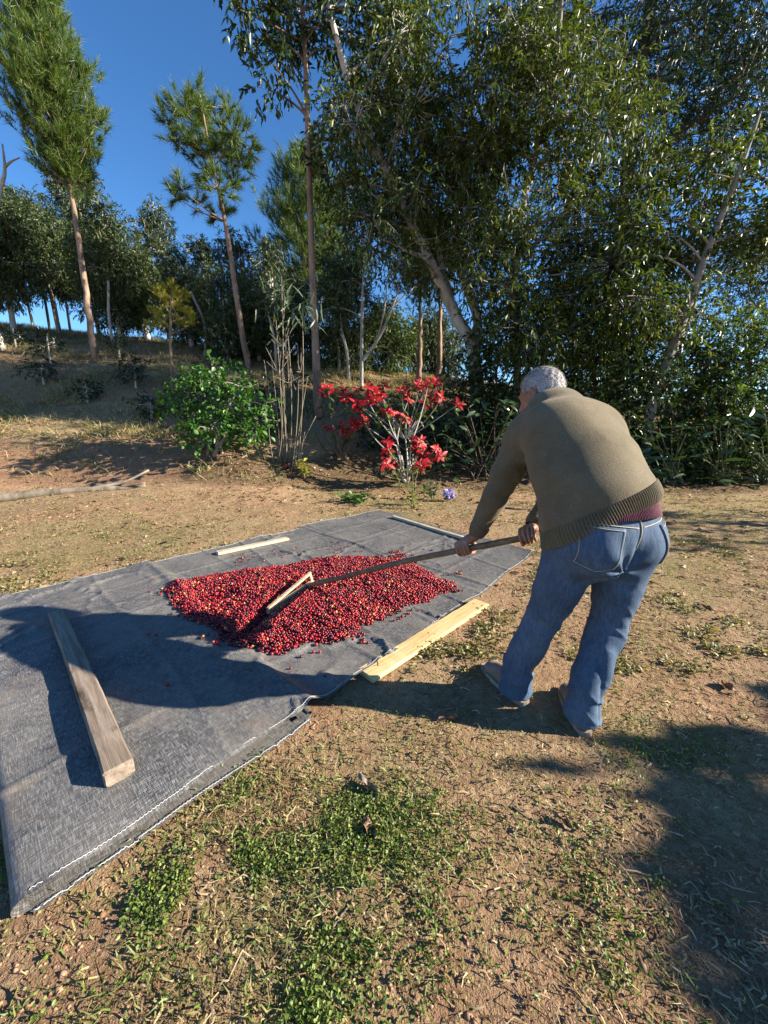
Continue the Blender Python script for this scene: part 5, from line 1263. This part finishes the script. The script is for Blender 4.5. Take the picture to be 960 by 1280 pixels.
# ---------------------------------------------------------------- shrubs of the hedge
hedge_p = dict(dens=150, k=7, L=.115, W=.05, droop=.3, spray=.24, twig=.12)
def shrub(name, label, px, Y, polypx, n, Ylo, Yhi, rlo, rhi, leaf, seed, P=hedge_p, group=None, bark='bark_dark', nst=5, cat='shrub'):
    b = gp(px, Y); rg = np.random.default_rng(seed); cl = fill(polypx, n, Ylo, Yhi, rlo, rhi, seed)
    cs = np.array([c for c, r in cl]); tr = []
    for i in range(nst):
        tgt = cs[rg.integers(0, len(cs))]; s0 = b + [rg.normal(0, .12), rg.normal(0, .1), -.05]; tr.append(([s0, (s0 + tgt) / 2 + [0, 0, .2], tgt], [.035, .025, .012]))
    return broad_tree(name, label, b, tr, cl, M[leaf], M[bark], P, seed, group, cat)
shrub('hedge_shrub', 'dense dark evergreen shrub behind the man, between the slim trunk and the slanting trunk', 725, 8.6, [(655, 480), (660, 430), (720, 410), (800, 420), (815, 520), (800, 590), (690, 590), (650, 560)], 34, 8.2, 9.4, 24, 38, 'leaf_deep', 51)
shrub('hedge_shrub', 'dark leafy shrub under the forked tree left of the slim trunk', 615, 9.0, [(570, 470), (600, 430), (660, 420), (665, 520), (640, 560), (580, 560)], 24, 8.7, 9.6, 20, 32, 'leaf_deep', 52)
shrub('hedge_shrub', 'broad dark shrub at the foot of the slanting trunk', 860, 8.5, [(800, 480), (830, 430), (900, 430), (930, 500), (925, 590), (800, 592)], 34, 8.1, 9.2, 24, 36, 'leaf_deep', 53)
shrub('hedge_shrub', 'sunlit green shrub with fresh yellow-green tips right of the slanting trunk', 930, 8.9, [(880, 430), (900, 390), (980, 400), (1060, 420), (1060, 590), (900, 580)], 34, 8.3, 9.8, 22, 34, 'leaf_lime', 54, dict(hedge_p, L=.15, W=.045))
shrub('hedge_shrub', 'tall dull shrub filling the back of the hedge under the canopy', 760, 10.5, [(690, 470), (700, 330), (820, 330), (900, 380), (900, 520), (700, 540)], 36, 10, 11.4, 24, 36, 'leaf_dull', 55)
hx = shrub('hedge_shrub', 'dark shrub running on along the hedge beyond the sunlit one', 1090, 8.6, [(1020, 480), (1060, 420), (1180, 420), (1200, 590), (1030, 595)], 26, 8.2, 9.4, 26, 38, 'leaf_deep', 56)
shrub('hedge_shrub', 'low dark undergrowth shrub behind the poinsettia', 500, 9.2, [(455, 560), (470, 500), (560, 490), (600, 520), (600, 575), (470, 580)], 20, 8.6, 9.6, 16, 26, 'leaf_deep', 57)
for dx_, dy_, rz in ((3.4, .3, .4), (6.2, .6, 2.0), (9.5, .2, 3.5)):
    o = copy_tree(hx); o.location.x += dx_; o.location.y += dy_; o.rotation_euler.z = rz
    tag(o, 'rounded dark shrub continuing the hedge beyond the edge of the yard', 'shrub', 'shrubs continuing the hedge')
shrub('green_shrub', 'bright green leafy bush at the foot of the slope', 272, 7.6, [(212, 520), (222, 470), (262, 455), (300, 470), (328, 505), (325, 548), (285, 562), (235, 548)], 26, 7.1, 8.0, 14, 22, 'leaf_bright', 58, dict(dens=300, k=5, L=.095, W=.06, droop=.2, spray=.16, big=True, squash=.6, twig=.3), bark='bark_grey')
shrub('dark_shrub', 'small dark coffee shrub just right of the bright green bush', 335, 8.4, [(312, 480), (330, 466), (352, 480), (355, 530), (325, 545), (312, 520)], 10, 8.2, 8.7, 14, 18, 'leaf_coffee', 59, dict(hedge_p, L=.10, W=.045))
cof = 'coffee shrubs on the hillside'
for i, (px, Y, h_, w_) in enumerate([(64, 12.0, .85, .42), (170, 10.6, .8, .5), (55, 10.8, .6, .45), (110, 9.9, .5, .45), (262, 10.2, .6, .4), (150, 12.6, .6, .4), (235, 9.6, .55, .4), (365, 10.5, .6, .42), (20, 13.4, .6, .4), (190, 9.2, .4, .4)]):
    b = gp(px, Y); rg = np.random.default_rng(600 + i); cl = [(b + [rg.normal(0, w_ * .35), rg.normal(0, w_ * .3), h_ * rg.uniform(.4, .9)], w_ * rg.uniform(.42, .6)) for _ in range(7)]
    broad_tree('coffee_shrub', 'small dark coffee shrub on a single stem above bare ground' if i == 0 else 'low dark coffee shrub planted on the grassy hillside', b, [([b - [0, 0, .05], b + [0, 0, h_ * .5], b + [.02, 0, h_ * .9]], [.03, .025, .012])], cl, M['leaf_coffee'], M['bark_pale'], dict(dens=190, k=6, L=.10, W=.042, droop=.2, spray=.15, twig=.1), 600 + i, None if i == 0 else cof, 'shrub')

# off to the right of the yard: unseen bushes added to cast shade across the near ground
b = np.array([6.4, -.3, 0.0])
broad_tree('shade_bush', 'rounded bush added out of view to shade the near ground', b, [([b, b + [0, 0, 1.0], b + [0, .1, 1.8]], [.08, .06, .03])], [(np.array([6.4 + .1 * math.sin(i_ * 2.1), y_ + .16, z_]), r_) for i_, (y_, z_, r_) in enumerate(((.45, 1.75, .5), (.1, 1.9, .55), (-.4, 1.95, .6), (-.9, 1.9, .6), (.3, 1.2, .6), (-.3, 1.2, .7), (-.9, 1.1, .7), (0, .6, .6), (-1.5, 1.5, .7)))], M['leaf_deep'], M['bark_dark'], dict(hedge_p, dens=420, L=.18, W=.12), 61, None, 'shrub')
b = np.array([9.0, 4.0, 0.0])
broad_tree('shade_bush', 'open twiggy bush added out of view to dapple the yard with shade', b, [([b, b + [0, 0, 1.2], b + [0, .1, 2.4]], [.07, .05, .02])], [(np.array([9 + random.uniform(-.4, .4), random.uniform(3.0, 5.0), random.uniform(1.0, 3.0)]), random.uniform(.3, .45)) for _ in range(15)], M['leaf_lime'], M['bark_dark'], dict(hedge_p, dens=120), 62, None, 'shrub')

# ---------------------------------------------------------------- poinsettias: stems, leaves and red heads, each bract its own piece
def one_leaf(L, W, fold, droop): V, F = leaf_big(np.zeros((1, 3)), np.array([[1.0, 0, 0]]), np.array([[0, 0, 1.0]]), [L], [W], fold, droop); return V, F
def leaf_mesh(name, L, W, fold, droop, mat): V, F = one_leaf(L, W, fold, droop); me = make_mesh(name, V, F); me.materials.append(mat); return me
def orient(o, loc, d, nrm, s=1.0):
    d = unit(d); sdv = unit(np.cross(nrm, d)); n = np.cross(d, sdv); m = Matrix((( d[0], sdv[0], n[0], loc[0]), (d[1], sdv[1], n[1], loc[1]), (d[2], sdv[2], n[2], loc[2]), (0, 0, 0, 1)))
    o.matrix_basis = m @ Matrix.Scale(s, 4)
bract_me = [leaf_mesh('bract', .185, .066, .10, .22, M['bract']), leaf_mesh('bract', .165, .058, .12, .45, M['bract'])]
pleaf_me = [leaf_mesh('leaf', .15, .075, .10, .3, M['leaf_lime']), leaf_mesh('leaf', .16, .07, .12, .55, M['leaf_olive'])]
cy_me = make_mesh('flower', IV * [.016, .016, .011], [IF]); cy_me.materials.append(M['cyathium'])
def poinsettia(label, px0, Y0, heads, seed, nleaf, bark):
    rg = np.random.default_rng(seed); heads = heads + [(x_ + rg.normal(0, 9), y_ + rg.normal(3, 6), z_ + rg.normal(0, .25)) for x_, y_, z_ in heads if rg.random() < .6]; b = gp(px0, Y0); root = thing('poinsettia', label, 'poinsettia', b); root_p = np.array(b)
    nodes = [b + [rg.normal(0, .10), rg.normal(0, .10), 0] for _ in range(4)]; wood = MB(); tips = []
    mids = []
    for i in range(7):
        a = rg.uniform(0, 6.28); e = b + [math.cos(a) * .5 * rg.uniform(.4, 1.3), math.sin(a) * .35, rg.uniform(.5, .9)]; s0 = nodes[i % 4]
        m_ = (s0 + e) / 2 + [rg.normal(0, .05), 0, -.02]; pth = bez(s0, m_, e, 8); wood.add(*tube(pth, np.linspace(.020, .013, 8), 6)); mids.append(e)
    mids = np.array(mids)
    for hx, hy, hY in heads:
        tp_ = at_depth(hx, hy, hY); k = int(np.argmin(np.linalg.norm(mids - tp_, axis=1) + rg.random(len(mids)) * .2)); st = mids[k] if tp_[2] > mids[k][2] else nodes[rg.integers(0, 4)] + [0, 0, .1]
        mm = (st + tp_) / 2 + np.array([rg.normal(0, .08), 0, -.06]); pth = bez(st, mm, tp_, 9); wood.add(*tube(pth, np.linspace(.012, .006, 9), 6)); tips.append((tp_, unit(tp_ - mm), pth))
    part('stems', wood, bark, root)
    for tp_, dr, pth in tips:
        fl = bpy.data.objects.new('flower', cy_me); COL.objects.link(fl); fl.parent = root; fl.location = tp_ - root_p
        ax = unit(dr * .35 + np.array([.2 + rg.normal(0, .25), -.75, .35 + rg.normal(0, .2)])); u = unit(np.cross(ax, [0.3, .2, 1])); v_ = np.cross(ax, u); nb = rg.integers(8, 12)
        for i in range(nb):
            a = i * 6.283 / nb + rg.normal(0, .2); o = bpy.data.objects.new('bract', bract_me[i % 2]); COL.objects.link(o); o.parent = fl
            d = u * math.cos(a) + v_ * math.sin(a) + ax * rg.uniform(-.1, .6); orient(o, ax * rg.uniform(-.02, .0) + d * .008, d, ax + rg.normal(0, .15, 3), rg.uniform(.45, 1.0))
        for i in range(nleaf):
            p = pth[rg.integers(4, 9)]; o = bpy.data.objects.new('leaf', pleaf_me[i % 2]); COL.objects.link(o); o.parent = root
            a = rg.uniform(0, 6.28); d = np.array([math.cos(a), math.sin(a), rg.uniform(-.7, .2)]); orient(o, p - root_p, d, np.array([0, 0, 1]) + rg.normal(0, .3, 3), rg.uniform(.6, 1.15))
heads1 = [(445, 504, 7.6), (473, 491, 7.7), (479, 481, 7.9), (462, 483, 7.9), (455, 524, 7.4), (502, 488, 7.6), (511, 499, 7.4), (525, 477, 7.8), (533, 482, 7.6), (548, 479, 7.7), (552, 497, 7.5), (573, 505, 7.4), (492, 516, 7.3), (508, 522, 7.2), (485, 553, 7.0), (519, 549, 7.0), (523, 561, 6.95), (531, 570, 6.9), (546, 561, 6.85), (551, 570, 6.9), (491, 577, 6.9), (541, 498, 7.6), (468, 500, 7.5)]
poinsettia('large red poinsettia shrub with pale arching stems beside the tarp corner', 505, 7.35, heads1, 71, 7, M['bark_pale'])
heads2 = [(416, 488, 8.0), (405, 490, 8.1), (430, 486, 8.1), (430, 499, 7.9), (412, 534, 7.8), (427, 531, 7.7), (441, 528, 7.7), (448, 487, 8.0)]
poinsettia('smaller dark-stemmed poinsettia with red heads beside the slender tree trunk', 424, 7.9, heads2, 72, 6, M['bark_dark'])

# big-leaved plants: every leaf its own piece
big_me = [leaf_mesh('leaf', .22, .080, .12, .25, M['leaf_glossy']), leaf_mesh('leaf', .26, .085, .10, .4, M['leaf_glossy']), leaf_mesh('leaf', .20, .085, .16, .15, M['leaf_glossy'])]
lance_me = [leaf_mesh('leaf', .38, .075, .12, .35, M['leaf_glossy']), leaf_mesh('leaf', .30, .070, .14, .2, M['leaf_glossy'])]
def leafy_plant(name, label, base, pts, meshes, seed, bark, up=.15, cat='shrub', group=None, smin_=.7, smax=1.2):
    rg = np.random.default_rng(seed); root = thing(name, label, cat, base, group); wood = MB(); base = np.array(base)
    for i, p in enumerate(pts):
        if i % 5 == 0: wood.add(*tube(bez(base + [rg.normal(0, .15), rg.normal(0, .1), -.02], (base + p) / 2 + [0, 0, .15], p, 6), np.linspace(.016, .006, 6), 5, False))
        o = bpy.data.objects.new('leaf', meshes[i % len(meshes)]); COL.objects.link(o); o.parent = root
        a = rg.uniform(0, 6.28); d = np.array([math.cos(a), math.sin(a) - .3, rg.uniform(-.6, .7) + up]); orient(o, p - base, d, np.array([0, -.2, 1]) + rg.normal(0, .45, 3), rg.uniform(smin_, smax))
    part('stems', wood, bark, root); return root
def cloud(polypx, n, Ylo, Yhi, seed): return [c for c, r in fill(polypx, n, Ylo, Yhi, 4, 9, seed)]
leafy_plant('big_leaved_shrub', 'dark shrub with large glossy pointed leaves between the poinsettia and the man', gp(605, 7.9), cloud([(565, 505), (600, 495), (645, 500), (665, 540), (655, 595), (560, 598), (550, 560)], 230, 7.4, 8.3, 81), big_me, 81, M['bark_dark'])
leafy_plant('big_leaved_shrub', 'low dark shrub with large leaves in shade under the poinsettia', gp(545, 8.2), cloud([(455, 540), (480, 520), (560, 515), (570, 590), (460, 590)], 130, 7.9, 8.6, 82), big_me, 82, M['bark_dark'])
for i, (px, poly_, n, lab) in enumerate([(835, [(790, 540), (850, 525), (880, 560), (870, 604), (790, 604)], 110, 'clump of long strap-leaved plants at the foot of the hedge next to the man'), (900, [(860, 530), (920, 515), (940, 560), (930, 606), (865, 606)], 110, 'clump of long strap-leaved plants in the middle of the hedge bed'), (960, [(915, 520), (990, 500), (1040, 540), (1040, 608), (920, 608)], 130, 'clump of long strap-leaved plants at the yard end of the hedge bed'), (730, [(660, 540), (720, 520), (790, 530), (795, 603), (665, 603)], 110, 'clump of long strap-leaved plants hidden behind the man')]):
    leafy_plant('strap_leaved_plant', lab, gp(px, 7.9), cloud(poly_, int(n * 1.6), 7.5, 8.3, 90 + i), lance_me, 90 + i, M['stem_green'], .35, 'plant', None, .7, 1.15)

# dry canes with a few lance leaves
rg = np.random.default_rng(101); root = thing('cane_clump', 'clump of dry upright canes with a few long leaves at the top', 'cane', gp(362, 7.5)); wood = MB(); lf = MB(); b0 = gp(362, 7.5)
for i, (x0, x1, y1) in enumerate([(350, 338, 440), (355, 345, 400), (358, 352, 345), (362, 360, 420), (365, 372, 430), (368, 385, 470), (352, 330, 450), (372, 378, 395), (360, 356, 372), (366, 395, 520), (346, 348, 500), (343, 336, 530), (375, 381, 540), (357, 350, 480)]):
    s0 = gp(x0, 7.5 + rg.uniform(-.15, .15)); e = at_depth(x1, y1, 7.5 + rg.uniform(-.3, .3)); wood.add(*tube(bez(s0, (s0 + e) / 2 + [rg.normal(0, .08), 0, 0], e, 8), np.linspace(.010, .005, 8), 6))
    if y1 < 440:
        for q in range(4): wood.add(*tube(np.array([s0 * .35 + e * .65, s0 * .25 + e * .75 + rg.normal(0, .12, 3)]), [.006, .003], 4, False))
part('canes', wood, M['dry_stem'], root)
tops = np.array([at_depth(px, py, 7.5) for px, py in [(352, 345), (345, 400), (356, 372), (378, 395), (360, 385), (372, 380), (350, 362), (385, 375)]]); n = 110
o_ = tops[rg.integers(0, len(tops), n)] + rg.normal(0, .16, (n, 3)); d_ = unit(rg.normal(0, 1, (n, 3)) + [0, 0, -.35]); lf.add(*leaf_big(o_, d_, unit(rg.normal(0, .4, (n, 3)) + [0, 0, 1]), rg.uniform(.18, .36, n), rg.uniform(.022, .04, n), .15, .35)); part('leaves', lf, M['leaf_euca'], root)
# small garden plants
def tuft_plant(name, label, base, n, h_, L, W, leaf, seed, spread=.1, big=True, stems=7):
    rg = np.random.default_rng(seed); root = thing(name, label, 'plant', base); base = np.array(base); wood = MB(); lf = MB(); tp_ = base + np.concatenate([rg.normal(0, spread, (stems, 2)), rg.uniform(.5, 1, (stems, 1)) * h_], 1)
    for q in tp_: wood.add(*tube(bez(base - [0, 0, .02], (base + q) / 2 + rg.normal(0, .02, 3), q, 5), np.linspace(.006, .003, 5), 4, False))
    f = rg.uniform(.25, 1, n)[:, None]; k = rg.integers(0, stems, n); p = base * (1 - f) + tp_[k] * f; d = rand_dirs(rg, n, -.3, .8); lf.add(*leaf_big(p, d, unit(rg.normal(0, .4, (n, 3)) + [0, 0, 1]), L * rg.uniform(.6, 1.2, n), W * rg.uniform(.7, 1.2, n)))
    part('stems', wood, M['stem_green'], root); part('leaves', lf, M[leaf], root); return root
tuft_plant('yellow_plant', 'small yellow-leaved plant in front of the dry canes', gp(381, 7.2), 80, .42, .11, .045, 'leaf_yellow', 111, .09)
tuft_plant('maroon_plant', 'tiny dark red plant beside the yellow-leaved plant', gp(361, 7.3), 34, .22, .10, .04, 'leaf_maroon', 112, .08)
tuft_plant('garden_seedling', 'young green garden plant standing in front of the poinsettia', gp(514, 5.75), 75, .55, .10, .035, 'leaf_lime', 113, .12, True, 9)
tuft_plant('garden_seedling', 'pale silvery-green young plant next to the lilac flower', gp(540, 6.3), 60, .38, .12, .04, 'leaf_euca', 114, .12, True, 8)
tuft_plant('garden_seedling', 'low yellowish seedling near the batten end of the tarp', gp(518, 5.45), 40, .25, .07, .02, 'leaf_yellow', 115, .06)
tuft_plant('weed_plant', 'low green weeds growing behind the far edge of the tarp', gp(440, 6.0), 120, .16, .10, .05, 'leaf_bright', 116, .22, True, 12)
b = gp(561, 6.1); rg = np.random.default_rng(117); fc = at_depth(561, 618, 6.1); root = thing('lilac_flower', 'round lilac flower head on a short stem near the tarp', 'flower', b); n = 150; q, d = sphere_pts(rg, n, .12)
part('petals', MB().add(*leaf_big(fc + q * .085 * np.array([1, 1, .8]), unit(d + rg.normal(0, .6, (n, 3))), d, np.full(n, .038), np.full(n, .034), .1, .1)), M['petal_lilac'], root)
part('stem', MB().add(*tube(bez(b - [0, 0, .02], (b + fc) / 2 + [.03, 0, 0], fc, 5), .005, 5)), M['stem_green'], root)
n = 14; part('leaves', MB().add(*leaf_big(b + (fc - b) * rg.uniform(.2, .8, (n, 1)), rand_dirs(rg, n, -.2, .5), unit(rg.normal(0, .3, (n, 3)) + [0, 0, 1]), rg.uniform(.08, .13, n), rg.uniform(.04, .06, n))), M['leaf_lime'], root)

# ---------------------------------------------------------------- wood and leaves lying about
def lying(name, label, cat, pts, radii, mat, sides=8, seed=0, extra=()):
    pts = np.array([[p[0], p[1], float(ground_h(np.array([p[0]]), np.array([p[1]]))[0]) + r * .55 + (p[2] if len(p) > 2 else 0)] for p, r in zip(pts, np.interp(np.linspace(0, 1, len(pts)), np.linspace(0, 1, len(radii)), radii))])
    sp = smooth_path(pts, 26); mb = MB().add(*tube(sp, np.interp(np.linspace(0, 1, 26), np.linspace(0, 1, len(radii)), radii), sides, True, .3, seed))
    for e, r in extra:
        e = np.array([[p[0], p[1], float(ground_h(np.array([p[0]]), np.array([p[1]]))[0]) + p[2]] for p in e]); mb.add(*tube(smooth_path(e, 8), np.linspace(r, r * .5, 8), 6, True, .3, seed))
    return solo(name, mb, mat, label, cat, pts[0])
L_ = lambda px, py: on_level(px, py, .05)
lg = [gp(-40, 6.15)[:2], gp(20, 6.35)[:2], gp(70, 6.5)[:2], gp(115, 6.65)[:2], gp(150, 6.75)[:2], gp(182, 6.85)[:2]]
lying('fallen_branch', 'long pale weathered fallen branch lying at the edge of the dug soil', 'branch', lg, [.075, .075, .07, .06, .05, .03], M['dry_stem'], 9, 3, [(((*lg[3], .06), (*(lg[4] + [0, .12]), .12), (*(lg[5] + [-.02, .20]), .20)), .035), (((*lg[4], .05), (*(lg[5] + [.05, -.08]), .08)), .03)])
lying('stick', 'thin dark stick on the grass behind the rake handle', 'stick', [gp(596, 5.9)[:2], gp(625, 5.5)[:2], gp(655, 5.35)[:2], gp(700, 5.5)[:2]], [.018, .016, .014, .008], M['bark_dark'], 6, 5)
for i, (p, lab) in enumerate([(((400, 1085), (402, 1140), (412, 1190)), 'thin dark twig pressed into the bare soil in the foreground'), (((413, 1165), (424, 1150), (436, 1136)), 'short pale twig lying among the clover'), (((398, 1140), (405, 1130), (411, 1118)), 'tiny pale twig beside the clover patch'), (((640, 1010), (655, 1022), (672, 1030)), 'small dark twig on the sunlit bare soil')]):
    lying('twig', lab, 'twig', [on_level(*q, .0)[:2] for q in p], [.0035, .0035, .002], M['bark_dark' if i in (0, 3) else 'dry_stem'], 5, 40 + i)
def dead_leaf(label, px, py, L, W, ang, mat, seed):
    b = on_level(px, py, 0.0); b[2] = float(ground_h(b[0:1], b[1:2])[0]) + .012; rg = np.random.default_rng(seed); n, m = 14, 7; V = []
    for i in range(n):
        t_ = i / (n - 1); w = W * math.sin(math.pi * (t_ * .94 + .03)) ** .8
        for j in range(m):
            g = j / (m - 1) * 2 - 1; x = (t_ - .5) * L; y = g * w / 2; z = .35 * abs(g) ** 1.5 * w + .010 * math.sin(t_ * 7 + g * 2) + rg.normal(0, .0012); V.append((x, y * (1 - .25 * abs(g)), z))
    V = np.array(V); ca, sa = math.cos(ang), math.sin(ang); V = np.stack([V[:, 0] * ca - V[:, 1] * sa, V[:, 0] * sa + V[:, 1] * ca, V[:, 2]], 1) + b
    i, j = np.meshgrid(np.arange(n - 1), np.arange(m - 1), indexing='ij'); i = i.ravel(); j = j.ravel()
    mb = MB().add(V, [np.stack([i * m + j, (i + 1) * m + j, (i + 1) * m + j + 1, i * m + j + 1], 1)]); mb.add(*tube([b + (V[3] - b) * 1.0, b + (V[3] - b) * 1.25], .0012, 4)); solo('dead_leaf', mb, mat, label, 'leaf', b)
t = NT('grey_dead_leaf'); v = t.coords('Object'); M['dl1'] = t.done(t.pbr(t.ramp(t.noise(v, 60, 5), [(.3, (.11, .085, .07)), (.7, (.30, .25, .21))]), .8, t.bump(t.noise(v, 120, 4), .5, .003)))
t = NT('brown_dead_leaf'); v = t.coords('Object'); M['dl2'] = t.done(t.pbr(t.ramp(t.noise(v, 60, 5), [(.3, (.10, .045, .025)), (.7, (.30, .16, .10))]), .7, t.bump(t.noise(v, 120, 4), .5, .003)))
dead_leaf('curled grey dead leaf lying on bare soil near the clover', 460, 985, .115, .035, R(-50), M['dl1'], 1)
dead_leaf('crumpled brown dead leaf lying among the clover', 462, 1042, .075, .045, R(-65), M['dl2'], 2)
dead_leaf('small brown dead leaf on sunlit soil by the shade edge', 702, 1030, .05, .018, R(-50), M['dl2'], 3)
for i, (px, py) in enumerate([(150, 700), (225, 655), (300, 640), (700, 760), (880, 760), (560, 900), (910, 860), (870, 690)]):
    dead_leaf('brown dead leaf dropped on the ' + ['lawn between the fallen branch and the tarp', 'lawn behind the folded tarp end', 'lawn behind the short pale board', 'dry grass between the tarp edge and the man', 'bare soil right of the man', 'soil in front of the shade of the man', 'grass by the shade of the bush', 'grass in front of the hedge bed'][i], px, py, .085, .035, i * 1.3, M['dl2'], 10 + i)
b = gp(-4, 13.2); solo('tree_stump', MB().add(*tube([b - [0, 0, .1], b + [.02, 0, .3], b + [.05, 0, .55]], [.28, .2, .18], 12, True, .25, 4)), M['bark_pale'], 'pale cut stump on the slope', 'stump', b)
